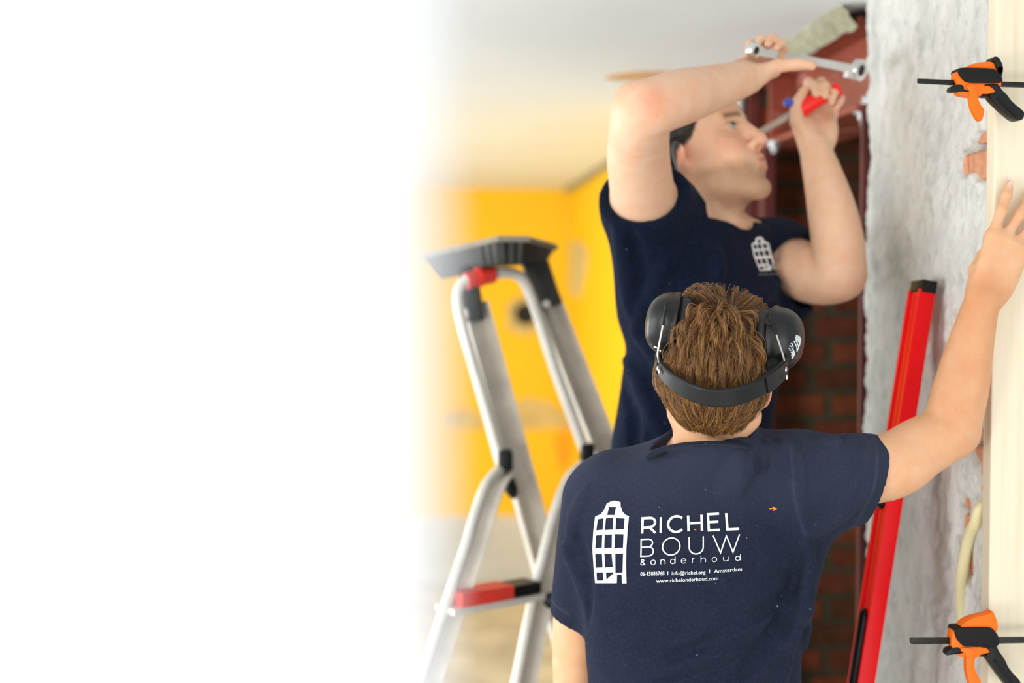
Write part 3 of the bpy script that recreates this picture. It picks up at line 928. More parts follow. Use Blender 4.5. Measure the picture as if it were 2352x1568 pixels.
# ------------------------------------------------------------------ step ladder
M_ALU = material('brushed_aluminium', (226, 222, 212), .42, .2, var=.10, vscale=14, bump=.0002, bscale=200)
M_ALUD = material('worn_aluminium_profile', (222, 214, 200), .5, .0, var=.16, vscale=12)
M_TRAY = material('worn_black_tray', (44, 44, 40), .62, var=.45, vscale=18)
M_RIM = material('dusty_tray_rim', (150, 142, 128), .8, var=.25, vscale=20)
M_LADRED = material('red_ladder_plastic', (232, 62, 48), .5, var=.12, vscale=20)
DL, DR = 3.12, 3.26
foot = at(1190, 2300, 3.2); foot[2] = 0
ld = empty('step_ladder', foot)
tag(ld, 'aluminium step ladder with black tool tray on top', 'ladder')
def to_floor(p, q):
    p, q = np.asarray(p), np.asarray(q); d = q - p
    return p + d * (p[2] - .02) / (-d[2])
sides = []
for nm, d, s0, s1, l0, l1 in (('l', DL, (1086, 700), (1200, 1120), (1158, 1068), (958, 1580)), ('r', DR, (1254, 690), (1400, 1062), (1346, 1052), (1186, 1580))):
    a0 = at(*s0, d); a1 = at(*s1, d + .07); fl = to_floor(a0, a1)
    b = MB(); t = nrm(fl - a0); up = nrm(np.array((0, 0, 1.)) - t * t[2])
    side = np.cross(t, up); side = side if side[1] < 0 else -side
    # channel: broad web facing the camera with two lips
    hw = .027
    for off, h1, h2 in ((0, hw, .0025), ):
        b.bar([a0, fl], .0025, hw, up)
    b.bar([a0 + up * hw + side * .009, fl + up * hw + side * .009], .011, .003, up)
    b.bar([a0 - up * hw + side * .009, fl - up * hw + side * .009], .011, .003, up)
    b.build('stile', M_ALUD, ld)
    # curved leg
    pts = [l0]
    if nm == 'l': pix = [(1160, 1066), (1142, 1084), (1120, 1110), (1102, 1150), (1086, 1200), (1068, 1260), (1040, 1340), (1000, 1455), (958, 1580)]
    else: pix = [(1350, 1056), (1334, 1072), (1310, 1095), (1290, 1135), (1272, 1190), (1256, 1250), (1236, 1330), (1212, 1440), (1184, 1580)]
    dd = np.linspace(d, d - .34, len(pix))
    P = [at(*q, e) for q, e in zip(pix, dd)]
    P = smooth_path(P, 4); P.append(to_floor(P[-5], P[-1]))
    b = MB(); b.tube(P, .0125, 12); b.build('leg', M_ALU, ld, smooth=True)
    b = MB(); fl2 = [p + np.array((.026, .03, -.004)) for p in P[3:]]
    b.bar(fl2, .003, .019, [(1, .2, .3)] * len(fl2)); b.build('leg_profile', M_ALUD, ld)
    for e in (P[-1],): MB().obox((e[0], e[1], .02), (.022, .03, .02), None, .006).build('rubber_foot', M_BLK, ld, smooth=30)
    MB().obox((fl[0], fl[1], .02), (.03, .022, .02), None, .006).build('rubber_foot', M_BLK, ld, smooth=30)
    h = at(*l0, d - .02)
    b = MB(); b.obox(h + np.array((.002, 0, .012)), (.016, .022, .022), None, .006); b.build('hinge', M_BLK, ld, smooth=30)
    h2 = at(l0[0] + 14, l0[1] + 48, d - .022); MB().ball(h2, (.015, .02, .030), np.array([nrm((1, 0, .35)), (0, 1, 0), nrm((-.35, 0, 1))])).build('locking_knob', M_BLK, ld, smooth=True)
    sides.append((a0, fl, P, d))
# bow handle
bow = [at(x, y, e) for x, y, e in ((1150, 1062, 3.10), (1122, 960, 3.09), (1090, 850, 3.07), (1062, 755, 3.06), (1049, 690, 3.055), (1056, 656, 3.06), (1078, 640, 3.07), (1110, 634, 3.09), (1150, 627, 3.11), (1178, 628, 3.13), (1200, 642, 3.145), (1216, 672, 3.16), (1240, 740, 3.18), (1272, 840, 3.20), (1312, 950, 3.22), (1348, 1046, 3.24))]
MB().tube(smooth_path(bow, 6), .0125, 14).build('bow_handle', M_ALU, ld, smooth=True)
g = MB(); g.tube([at(1070, 646, 3.066), at(1096, 637, 3.08), at(1132, 631, 3.10)], .0185, 12); g.tube([at(1096, 637, 3.08), at(1104, 635, 3.085)], .0215, 12)
g.build('grip_sleeve', M_LADRED, ld, smooth=30)
# tool tray
hexo = [(966, 588, 3.25), (1094, 560, 3.06), (1146, 548, 3.0), (1213, 549, 3.02), (1274, 566, 3.20)]
bot = [(1010, 640, 3.24), (1100, 612, 3.07), (1150, 606, 3.03), (1205, 606, 3.05), (1254, 600, 3.20)]
top = [at(*q) for q in hexo]; btm = [at(*q) for q in bot]
back = np.array((.03, .26, 0)); zt = np.mean([q[2] for q in top[1:4]]); zb_ = np.mean([q[2] for q in btm[1:4]])
def dense(P, n=6):
    out = []
    for a_, c_ in zip(P[:-1], P[1:]): out += [a_ + (c_ - a_) * k / n for k in range(n)]
    return out + [P[-1]]
T = dense(top); B = dense(btm)
T = T + [p + back * (1 - abs(i / (len(T) - 1) * 2 - 1) * .6) for i, p in reversed(list(enumerate(T)))]
B = B + [p + back * .8 * (1 - abs(i / (len(B) - 1) * 2 - 1) * .6) for i, p in reversed(list(enumerate(B)))]
n = len(T)
for k in range(n):       # moulded ribs
    if k < n // 2: B[k] = B[k] + np.array((0, -.007 if k % 2 else .004, 0))
v = T + B + [np.mean(B, 0)] + [t_ * .94 + np.mean(T, 0) * .06 - np.array((0, 0, .002)) for t_ in T] + [b_ * .9 + np.mean(B, 0) * .1 + np.array((0, 0, .006)) for b_ in B] + [np.mean(B, 0) + np.array((0, 0, .006))]
f = [(k, (k + 1) % n, n + (k + 1) % n, n + k) for k in range(n)] + [(n + k, n + (k + 1) % n, 2 * n) for k in range(n)]
o2 = 2 * n + 1
f += [(k, (k + 1) % n, o2 + (k + 1) % n, o2 + k) for k in range(n)] + [(o2 + k, o2 + (k + 1) % n, o2 + n + (k + 1) % n, o2 + n + k) for k in range(n)] + [(o2 + n + k, o2 + n + (k + 1) % n, o2 + 2 * n) for k in range(n)]
b = MB(); b.add(v, f); b.build('tool_tray', M_TRAY, ld, smooth=30)
rim = MB(); rim.tube(T + T[:1], .0065, 8, caps=False); rim.build('tray_rim', M_RIM, ld, smooth=True)
for (x0, y0, x1, y1, d, hw) in ((1072, 612, 1092, 738, 3.115, .021), (1226, 596, 1262, 706, 3.25, .030)):
    a_, c_ = at(x0, y0, d), at(x1, y1, d); t = nrm(c_ - a_); u = nrm(np.array((1., 0, 0)) - t * t[0])
    b = MB(); b.obox((a_ + c_) / 2, (hw, .02, np.linalg.norm(c_ - a_) / 2), np.array([u, np.cross(t, u), t]), .006); b.build('tray_socket', M_TRAY, ld, smooth=30)
e = at(1254, 698, 3.22); MB().tube([e, e + np.array((0, -.006, 0))], .009, 14).build('rivet', M_ALU, ld, smooth=30)
# treads between the curved legs and rungs between the stiles
def interp_z(P, z):
    for a_, c_ in zip(P[:-1], P[1:]):
        if (a_[2] - z) * (c_[2] - z) <= 0: return a_ + (c_ - a_) * (a_[2] - z) / (a_[2] - c_[2] + 1e-9)
    return P[-1]
zt1 = at(1130, 1328, 3.15)[2]
for k in range(5):
    z = zt1 - .27 * k
    if z < .1: break
    pl_, pr_ = interp_z(sides[0][2], z), interp_z(sides[1][2], z)
    m_ = .68
    b = MB(); b.bar([pl_, pr_], .035, .006, (0, 0, 1)); b.build('tread', M_ALU, ld)
    if k == 0:
        q0 = pl_ + (pr_ - pl_) * .10; q1 = pl_ + (pr_ - pl_) * .66; q2 = pl_ + (pr_ - pl_) * .97
        up_ = np.array((0, 0, .019))
        b = MB(); b.bar([q0 + up_, q1 + up_], .030, .0145, (0, 0, 1)); b.build('tread_edge', M_LADRED, ld)
        b = MB(); b.bar([q1 + up_, q2 + up_], .028, .012, (0, 0, 1)); b.build('tread_end', M_BLK, ld)
        e = pr_ + np.array((.032, -.02, -.01)); MB().ball(e, (.016, .014, .018)).build('locking_knob', M_BLK, ld, smooth=True)
for k in range(4):
    z = at(1250, 1556, 3.2)[2] - .27 * (k - 1)
    if z < .1: break
    pl_, pr_ = interp_z([sides[0][0], sides[0][1]], z), interp_z([sides[1][0], sides[1][1]], z)
    if k == 0: continue
    b = MB(); b.bar([pl_, pr_], .02, .008, (0, 0, 1)); b.build('rung', M_ALU, ld)
# ------------------------------------------------------------------ people: materials
def skin_material(name):
    m = bpy.data.materials.new(name); m.use_nodes = True
    t = NT(m); b = m.node_tree.nodes['Principled BSDF']
    b.inputs['Roughness'].default_value = .5; b.inputs['Specular IOR Level'].default_value = .35
    b.inputs['Subsurface Weight'].default_value = .12
    b.inputs['Subsurface Radius'].default_value = (1.0, .35, .2); b.inputs['Subsurface Scale'].default_value = .008
    co = t.coords()
    c = t.attr('tone').outputs['Color']
    n = t.noise(co, 26, 5, .65)
    c = t.mix(t.ramp(n, [(.35, (.35, .35, .35, 1)), (.65, (0, 0, 0, 1))]), c, t.mix(1.0, c, lin((240, 196, 160)), 'MULTIPLY'))
    t.link(c, b.inputs['Base Color'])
    t.link(t.bump(t.noise(co, 420, 3, .6), .0006, .7), b.inputs['Normal'])
    return m
def cloth_material(name, col, col2, light=None):
    m = bpy.data.materials.new(name); m.use_nodes = True
    t = NT(m); b = m.node_tree.nodes['Principled BSDF']
    b.inputs['Roughness'].default_value = .95; b.inputs['Specular IOR Level'].default_value = .06
    b.inputs['Sheen Weight'].default_value = .05; b.inputs['Sheen Roughness'].default_value = .5
    b.inputs['Sheen Tint'].default_value = (.7, .75, .9, 1)
    co = t.coords()
    n = t.noise(co, 7, 5, .62)
    c = t.ramp(n, [(.3, lin(col)), (.72, lin(col2))])
    fine = t.noise(co, 300, 2, .6)
    c = t.mix(t.ramp(fine, [(.45, (0, 0, 0, 1)), (.75, (.08, .08, .08, 1))]), c, lin((96, 100, 122)))
    lint = t.noise(co, 120, 1, .5)
    c = t.mix(t.ramp(lint, [(.795, (0, 0, 0, 1)), (.82, (.5, .5, .5, 1))]), c, lin((150, 150, 160)))
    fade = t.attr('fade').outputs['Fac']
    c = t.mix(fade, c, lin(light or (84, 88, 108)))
    t.link(c, b.inputs['Base Color'])
    bm_ = t.bump(t.noise(co, 34, 5, .62), .006, .5)
    t.link(t.bump(t.noise(co, 900, 2, .5), .0004, .6, bm_), b.inputs['Normal'])
    return m
M_SKIN = skin_material('warm_skin')  # tone comes from each body's vertex colours
M_SHIRT = cloth_material('washed_navy_cotton', (27, 32, 48), (35, 40, 56))
M_SHIRT2 = cloth_material('deep_navy_cotton', (11, 19, 36), (15, 24, 43), (46, 56, 82))
M_PRINT = material('white_screen_print', (234, 238, 240), .8, var=.03, vscale=90)
M_PRINT2 = material('orange_paint_fleck', (255, 128, 20), .6, var=.05)
M_TROUS = material('dark_work_trousers', (52, 52, 56), .9, var=.15, vscale=14, bump=.002, bscale=60)
M_BOOT = material('brown_work_boot_leather', (82, 62, 44), .6, var=.2, vscale=20, bump=.001)
M_SOLE = material('boot_sole_rubber', (30, 30, 30), .8)
SK = np.array(lin((228, 178, 138))[:3]); SKR = np.array(lin((224, 142, 112))[:3])

def surf_depth(F, px, py, d0=1.8, d1=3.4):
    ds = np.arange(d0, d1, .002)
    v = at(px, py, 1.0) - C_POS
    I = np.round((C_POS + ds[:, None] * v - F.lo) / F.h).astype(int)
    ok = ((I >= 0) & (I < F.n)).all(1)
    val = np.full(len(ds), .2); J = I[ok]; val[ok] = F.d[J[:, 0], J[:, 1], J[:, 2]]
    k = np.argmax(val < 0)
    return ds[k] if val[k] < 0 else None
def fold(F, pts_px, r, k=.018, op='u', proud=.62):
    """soft cloth fold: a thin ridge (or groove) lying on the garment's surface"""
    P = smooth_path([np.array((q[0], q[1], 0.)) for q in pts_px], 4)
    W = []; r = r * 1.3; k = min(k, .011)
    for q in P:
        e = surf_depth(F, q[0], q[1])
        if e is None: continue
        W.append(at(q[0], q[1], e + (r * (1 - proud) if op == 'u' else -r * (1 - proud))))
    n = len(W)
    rr = [r * (.45 + .55 * math.sin(math.pi * (i + .5) / n)) for i in range(n)]
    for i in range(n - 1):
        if np.linalg.norm(W[i] - W[i + 1]) < .06: F.cone(W[i], W[i + 1], rr[i], rr[i + 1], k, op)

# ================================================================== front worker (seen from behind)
H1 = at(1644, 868, 2.17)
yaw, pit, rol = math.radians(20), math.radians(24), math.radians(5)
f1 = np.array((math.sin(yaw) * math.cos(pit), math.cos(yaw) * math.cos(pit), math.sin(pit)))
u0 = np.array((math.sin(rol), 0, math.cos(rol)))
M1 = frame_from(f1, u0)

TORSO1_D = 2.285
S1 = F_PX / TORSO1_D
def sec(py, xl, xr, ry, cy=0.0, d=TORSO1_D):
    c = at((xl + xr) / 2, py, d)
    return (c[2], c[0], c[1] + cy, (xr - xl) / 2 / (F_PX / d), ry)
T_AX = np.array([nrm((1, -.05, 0)), nrm((.05, 1, 0)), (0, 0, 1.)])
def sec_local(s): return (s[0], s[1] * T_AX[0][0] + s[2] * T_AX[0][1], s[1] * T_AX[1][0] + s[2] * T_AX[1][1], s[3], s[4])

sho_l, elb_l = at(1392, 1135, 2.30), at(1333, 1640, 2.40)
wr_l = at(1352, 2010, 2.28)
sho_r = at(1838, 1090, 2.235)
arm_r = [(sho_r, .054), (at(2030, 1074, 2.262), .0525), (at(2110, 1030, 2.282), .0475), (at(2178, 985, 2.292), .044), (at(2205, 900, 2.285), .0425), (at(2224, 815, 2.272), .0365), (at(2254, 694, 2.252), .0265)]

F = Field((-.02, 1.92, .02), (1.12, 2.72, 2.00), .0034)
F.n = F.n
head_prims(F, H1, M1, True)
# neck, shoulders and the hidden trunk
nb = at(1618, 1080, 2.285)
F.cone(H1 - M1[1] * .012 - M1[2] * .050, nb, .057, .057, .025, flat=(0, 1, 0), fr=.84)
F.cone(nb, at(1500, 1110, 2.29), .05, .05, .04); F.cone(nb, at(1740, 1100, 2.26), .05, .05, .04)
SE = [sec(1130, 1400, 1800, .075), sec(1250, 1345, 1815, .09), sec(1430, 1372, 1805, .085), sec(1600, 1392, 1800, .08), sec(1760, 1390, 1810, .085), sec(1880, 1385, 1815, .09)]
F.loft((0, 0, 0), T_AX, [sec_local(q) for q in SE], 2.3, .05)
# arms
F.cone(at(1470, 1130, 2.29), sho_l, .05, .052, .04)
F.chain([(sho_l, .050), (at(1334, 1430, 2.365), .0455), (elb_l, .041), ((elb_l + wr_l) / 2, .039), (wr_l, .026)], .02)
F.cone(at(1740, 1110, 2.25), sho_r, .05, .054, .04)
F.chain(arm_r, .02)
e_bone = at(2203, 1000, 2.30); F.ell(e_bone, .030, None, .02)
# left hand hanging, out of the picture
hand_prims(F, wr_l, (0.02, -.12, -1), (1, .1, 0), (0, 1, -.1), {k: (25, 35, 20) for k in FING})
# right hand flat on the board
wr = arm_r[-1][0]
wh = at(2263, 684, 2.254)
along = nrm(at(2312, 560, 2.262) - wh)
E1 = hand_prims(F, wh, along, (0.12, 1, 0), (-1, .0, .25), {'index': (2, 5, 4), 'middle': (2, 5, 4), 'ring': (2, 6, 4), 'little': (4, 6, 4)},
                thumb=[(.014, .010, .008), (.019, .040, .026), (.012, .070, .042), (.002, .092, .050)], sc=1.03, fan=(1, -12, -21, -33), thenar=(.014, .012))
# legs
for sx, px in ((-1, 1490), (1, 1715)):
    hip = at(px, 1880, 2.29); kn = np.array((hip[0] + sx * .01, hip[1] + .0, .50)); an = np.array((hip[0] + sx * .02, hip[1] - .02, .10))
    F.chain([(hip, .078), (kn, .052), (an, .036)], .02)
V, Q = F.polygonise()
V = relax(V, Q, 1, .4)
# skin tones (real colour of the skin, lips and stubble, and a dark line between the lips)
def tones(V, H, M, SK=SK, stub=0.0, brow=None, hairline=None):
    n = len(V); col = np.tile(SK, (n, 1))
    L = (V - H) @ M.T
    near = np.linalg.norm(L, axis=1) < .17
    def blend(w_, c): 
        nonlocal col
        w_ = np.clip(w_, 0, 1)[:, None]; col = col * (1 - w_) + np.asarray(c) * w_
    g = lambda c, s: np.exp(-(((L - np.array(c)) / np.array(s)) ** 2).sum(1)) * near
    for sg in (-1, 1):
        blend(.45 * g((sg * .045, .075, -.03), (.03, .03, .025)), SKR)
        blend(.85 * g((sg * .083, -.01, -.012), (.014, .022, .034)), SKR)
        if brow is not None:
            blend(.9 * np.exp(-((L[:, 2] - .0285) / .0045) ** 2) * (np.abs(L[:, 0] - sg * .031) < .021) * (L[:, 1] > .06) * near, brow)
            blend(.85 * g((sg * .031, .088, .0135), (.017, .02, .0028)), brow * 1.2)
    blend(.8 * g((0, .1, -.0585), (.021, .02, .006)), lin((196, 104, 92))[:3])
    blend(.8 * g((0, .1, -.0735), (.017, .02, .0065)), lin((212, 120, 106))[:3])
    blend(.9 * g((0, .1, -.066), (.019, .03, .0022)), lin((92, 40, 36))[:3])
    blend(.5 * g((0, .115, -.03), (.016, .02, .014)), SKR)
    if stub > 0:
        s = np.clip((-.040 - L[:, 2] + .25 * np.clip(L[:, 1] * -1 + .03, -.1, .06)) / .02, 0, 1) * np.clip((L[:, 1] + .015) / .03, 0, 1) * near * np.clip((.145 + L[:, 2]) / .02, 0, 1)
        s = s * (1 - np.clip(g((0, .1, -.066), (.026, .05, .014)) * 1.3, 0, 1)) * np.clip(1 - g((0, .105, -.03), (.02, .03, .02)), 0, 1)
        blend(stub * s, lin((136, 104, 74))[:3])
    if hairline is not None:
        blend(hairline(L) * near, lin((92, 62, 36))[:3])
    return col
HL1 = lambda f: np.interp(f, [-.13, -.085, -.055, -.03, -.008, .02, .05, .075, .10], [-.044, -.044, -.050, -.044, .000, .012, .050, .068, .085])
def hairmask1(L): return np.clip((L[:, 2] - HL1(L[:, 1])) / .008 + .5, 0, 1) * (np.linalg.norm(L - np.array((0, -.01, .03)), axis=1) < .14) * (1 - .75 * np.exp(-(np.linalg.norm(L - (at(1664, 752, 2.09) - H1) @ M1.T, axis=1) / .016) ** 4))
colr = tones(V, H1, M1, stub=.55, brow=np.array(lin((96, 66, 40))[:3]), hairline=hairmask1)
ft = np.min([np.linalg.norm(V - q, axis=1) for q in smooth_path([a_[0] for a_ in arm_r[3:]], 4)], axis=0)
ft = np.clip(1 - (ft - .03) / .035, 0, 1)[:, None] * .55; colr = colr * (1 - ft) + np.array(lin((206, 140, 88))[:3]) * ft
for nm, (p, d_, nn) in E1.items():        # finger nails and knuckles
    q = p - d_ * .004
    bkn = nn * -1.0 if nm != 'thumb' else -nn
    w_ = np.exp(-((np.linalg.norm(V - (q + bkn * .006), axis=1)) / .0065) ** 4)
    colr = colr * (1 - .55 * w_[:, None]) + np.array(lin((240, 196, 186))[:3]) * .55 * w_[:, None]
feet1 = np.array((at(1600, 1500, 2.29)[0], 2.27, 0.0))
P1 = np_mesh('person', V, Q, M_SKIN, None, feet1, {'tone': colr})
tag(P1, 'person in a navy printed T-shirt seen from behind, one hand on the pine board', 'person')
for k_ in range(1):
    for nm in ('index', 'middle', 'ring', 'little'):
        p, d_, nn = E1[nm]
        R_ = np.array([nrm(np.cross(d_, nn)), d_, -nn])
        MB().ball(p - d_ * .0015 - nn * .0056, (.0052, .0070, .0012), R_, 12, 7).build('fingernail', material('fingernail', (240, 198, 184), .3, var=.02) if nm == 'index' else bpy.data.materials['fingernail'], P1, smooth=True)

# ---- T-shirt
F = Field((.02, 1.98, .88), (.90, 2.56, 1.62), .0034)
SE = [sec(985, 1535, 1700, .066, -.066), sec(1012, 1512, 1722, .078, -.054), sec(1040, 1465, 1765, .090, -.028), sec(1080, 1402, 1802, .100, -.010), sec(1140, 1352, 1838, .108), sec(1250, 1318, 1858, .115), sec(1340, 1328, 1842, .116), sec(1430, 1340, 1836, .112), sec(1568, 1352, 1836, .108), sec(1700, 1345, 1842, .110), sec(1810, 1335, 1850, .116)]
F.loft((0, 0, 0), T_AX, [sec_local(q) for q in SE], 2.35, .02)
# shoulders and sleeves
F.cone(at(1640, 1062, 2.27), at(1420, 1118, 2.285), .052, .060, .045)
F.cone(at(1640, 1066, 2.265), at(1825, 1082, 2.245), .052, .062, .045)
sl0, sl1 = at(1392, 1150, 2.30), at(1328, 1410, 2.36)
F.cone(sl0, sl1, .070, .0485, .035)
F.cone(at(1832, 1108, 2.245), at(1990, 1090, 2.262), .076, .066, .03)
F.cone(at(1900, 1150, 2.25), at(1968, 1142, 2.262), .045, .040, .03)
F.cone(at(1850, 1200, 2.26), at(1800, 1400, 2.27), .035, .03, .05)
# folds
fold(F, [(1700, 1030, 2.20), (1690, 1075, 2.18), (1660, 1130, 2.17)], .009, .028)
fold(F, [(1735, 1018, 2.20), (1726, 1060, 2.175), (1700, 1100, 2.17), (1690, 1135, 2.17)], .008, .024)
fold(F, [(1760, 1022, 2.20), (1772, 1050, 2.18), (1765, 1085, 2.172)], .008, .020)
fold(F, [(1800, 1018, 2.19), (1818, 1050, 2.175), (1830, 1090, 2.168), (1845, 1180, 2.168)], .009, .012)
fold(F, [(1846, 1215, 2.20), (1838, 1300, 2.182), (1815, 1400, 2.178), (1770, 1500, 2.178), (1730, 1568, 2.178)], .012, .016)
fold(F, [(1852, 1240, 2.22), (1845, 1330, 2.20), (1826, 1420, 2.19), (1800, 1520, 2.185), (1780, 1600, 2.185)], .010, .014)
fold(F, [(1838, 1270, 2.190), (1826, 1360, 2.176), (1796, 1450, 2.168), (1756, 1530, 2.166)], .006, .012, 's')
fold(F, [(1858, 1260, 2.24), (1850, 1400, 2.225), (1842, 1568, 2.22)], .009, .016)
fold(F, [(1560, 1480, 2.178), (1640, 1455, 2.172), (1740, 1430, 2.172), (1810, 1380, 2.182)], .007, .022)
fold(F, [(1420, 1600, 2.182), (1520, 1545, 2.174), (1620, 1510, 2.174), (1700, 1490, 2.175)], .008, .022)
fold(F, [(1500, 1640, 2.18), (1600, 1590, 2.174), (1720, 1560, 2.176)], .008, .022)
fold(F, [(1880, 1210, 2.215), (1925, 1160, 2.192), (1975, 1090, 2.188), (1996, 1040, 2.196)], .008, .012)
fold(F, [(1870, 1220, 2.222), (1930, 1185, 2.206), (1985, 1130, 2.198), (2010, 1085, 2.20)], .007, .010)
for q in range(6):
    x = 1880 + q * 20
    fold(F, [(x - 8, 1004, 2.225), (x + 2, 1022, 2.205), (x + 6, 1050, 2.196)], .005, .010)
fold(F, [(1836, 1290), (1800, 1400), (1740, 1500), (1680, 1590)], .007, .010, 's')
fold(F, [(1815, 1350), (1740, 1415), (1640, 1470), (1540, 1510)], .006, .010, 's')
fold(F, [(1748, 1028), (1752, 1052), (1742, 1085)], .006, .010, 's')
fold(F, [(1810, 1028), (1822, 1060), (1828, 1100)], .006, .010, 's')
fold(F, [(1348, 1130, 2.24), (1318, 1200, 2.26), (1308, 1290, 2.28)], .008, .018)
fold(F, [(1330, 1240, 2.22), (1346, 1330, 2.21), (1350, 1420, 2.21)], .006, .012, 's')
fold(F, [(1290, 1250, 2.29), (1320, 1300, 2.27), (1345, 1380, 2.26)], .006, .015)
# the openings: hem, neck, sleeves
F.cut((0, 0, at(1600, 1812, 2.28)[2]), (0, 0, -1))
n_l = nrm(sl1 - sl0)
hl = at(1303, 1409, 2.36)
F.cut_local(hl, nrm(n_l + np.array((-.03, 0, 0))), .085)
ax_r = nrm(arm_r[2][0] - arm_r[0][0]); ax_r = nrm(np.array((1.0, .06, -.05)))
hr = at(2003, 1090, 2.262)
n_r = nrm(np.array((1.0, .05, .02)) + C_UP * -.02)
F.cut_local(hr, nrm(np.array((.97, .05, -.24))), .13)
F.cone(hr - n_r * .035, hr + n_r * .05, .053, .0555, .003, 's')
F.cone(sl1 - n_l * .04, sl1 + n_l * .04, .0425, .0425, .004, 's')
ncol = nrm(np.array((-.04, .34, 1.0)))
F.cut_local(at(1605, 1004, 2.200) - ncol * .010, ncol, .078)
F.cone(at(1614, 994, 2.236), at(1622, 930, 2.17), .053, .056, .004, 's')
V, Q = F.polygonise()
V = relax(V, Q, 2, .45)
# small wrinkles
nv = np.array([noise.noise_vector((p[0] * 11, p[1] * 11, p[2] * 7))[:] for p in V])
nf = np.array([noise.noise((p[0] * 30 + 5, p[1] * 30, p[2] * 16)) for p in V])
V = V + nv * .0022
V[:, 1] += nf * .0011
dz = V[:, 2] - at(1600, 1100, 2.2)[2]
pxs = (V - C_POS)
sx_ = 1176 + F_PX * (pxs @ C_RIGHT) / (pxs @ C_FWD); sy_ = 784 - F_PX * (pxs @ C_UP) / (pxs @ C_FWD)
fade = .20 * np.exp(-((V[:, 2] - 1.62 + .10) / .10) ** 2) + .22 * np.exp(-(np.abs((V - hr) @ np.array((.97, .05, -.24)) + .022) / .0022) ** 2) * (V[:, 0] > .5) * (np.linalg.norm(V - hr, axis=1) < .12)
fade = fade + .22 * np.exp(-(np.abs((V - hl) @ n_l + .026) / .0022) ** 2) * (V[:, 0] < .25)
# armhole seam of the raised sleeve
sp_ = [at(q[0], q[1], surf_depth(F, q[0], q[1])) for q in smooth_path([np.array(q, float) for q in ((1818, 1030, 0), (1820, 1080, 0), (1825, 1140, 0), (1838, 1195, 0), (1850, 1228, 0))], 24) if surf_depth(F, q[0], q[1])]
dm = np.min([np.linalg.norm(V - q, axis=1) for q in sp_], axis=0)
fade = np.clip(fade + .20 * np.exp(-((dm / .0028) ** 2)), 0, .6)
V = V + C_FWD * (.0022 * np.exp(-((dm / .005) ** 2)))[:, None]
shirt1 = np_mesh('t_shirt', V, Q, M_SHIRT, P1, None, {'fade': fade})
TREE1 = BVHTree.FromPolygons([tuple(v) for v in V], [tuple(q) for q in Q.tolist()])
# neckband
ring = []
cc_ = at(1606, 1038, 2.189)
cx_ = nrm(np.array((1., 0, 0)) - ncol * ncol[0]); cy_ = np.cross(ncol, cx_)
for k in range(33):
    a_ = 2 * math.pi * k / 32
    ring.append(cc_ + cx_ * math.cos(a_) * .0680 + cy_ * math.sin(a_) * .0640 + np.array((0, 0, -.002 * math.cos(a_))))
MB().tube(ring, .0034, 10, ry=.0160, upv=(0, -1, 0), caps=False).build('collar', M_SHIRT, P1, smooth=True)

# ---- trousers and boots (below the picture)
F = Field((.02, 2.0, .04), (.66, 2.60, .98), .008)
F.loft((0, 0, 0), T_AX, [sec_local(q) for q in (sec(1700, 1365, 1820, .098), sec(1880, 1352, 1838, .112), sec(1980, 1350, 1840, .115))], 2.3, .02)
for sx, px in ((-1, 1485), (1, 1712)):
    hip = at(px, 1900, 2.29); kn = np.array((hip[0] + sx * .01, hip[1], .50)); an = np.array((hip[0] + sx * .02, hip[1] - .02, .11))
    F.chain([(hip, .098), (kn, .072), (an, .064)], .03)
F.cut((0, 0, .06), (0, 0, -1))
V, Q = F.polygonise(); np_mesh('trousers', V, Q, M_TROUS, P1)
def boot(parent, x, y, z0, yawv):
    dv = np.array((math.sin(yawv), math.cos(yawv), 0)); c_ = np.array((x, y, z0))
    F = Field(c_ - .25, c_ + np.array((.25, .25, .25)), .006)
    F.cone(c_ + np.array((0, 0, .15)), c_ + np.array((0, 0, .06)), .052, .05, .02)
    F.cone(c_ + np.array((0, 0, .055)), c_ + dv * .16 + np.array((0, 0, .05)), .048, .042, .03)
    F.cut((0, 0, z0 + .018), (0, 0, -1))
    V, Q = F.polygonise(); o = np_mesh('boot', V, Q, M_BOOT, parent)
    b = MB(); out = [(math.cos(a_) * (.05 if math.cos(a_) < 0 else .19), math.sin(a_) * .047) for a_ in np.linspace(0, 2 * math.pi, 20)[:-1]]
    b.prism(out, c_, dv, np.cross((0, 0, 1), dv), (0, 0, 1), .002, .022, .003); b.build('sole', M_SOLE, o)
for sx, px in ((-1, 1485), (1, 1712)):
    hip = at(px, 1900, 2.29); boot(P1, hip[0] + sx * .02, hip[1] - .02, 0, sx * .12)

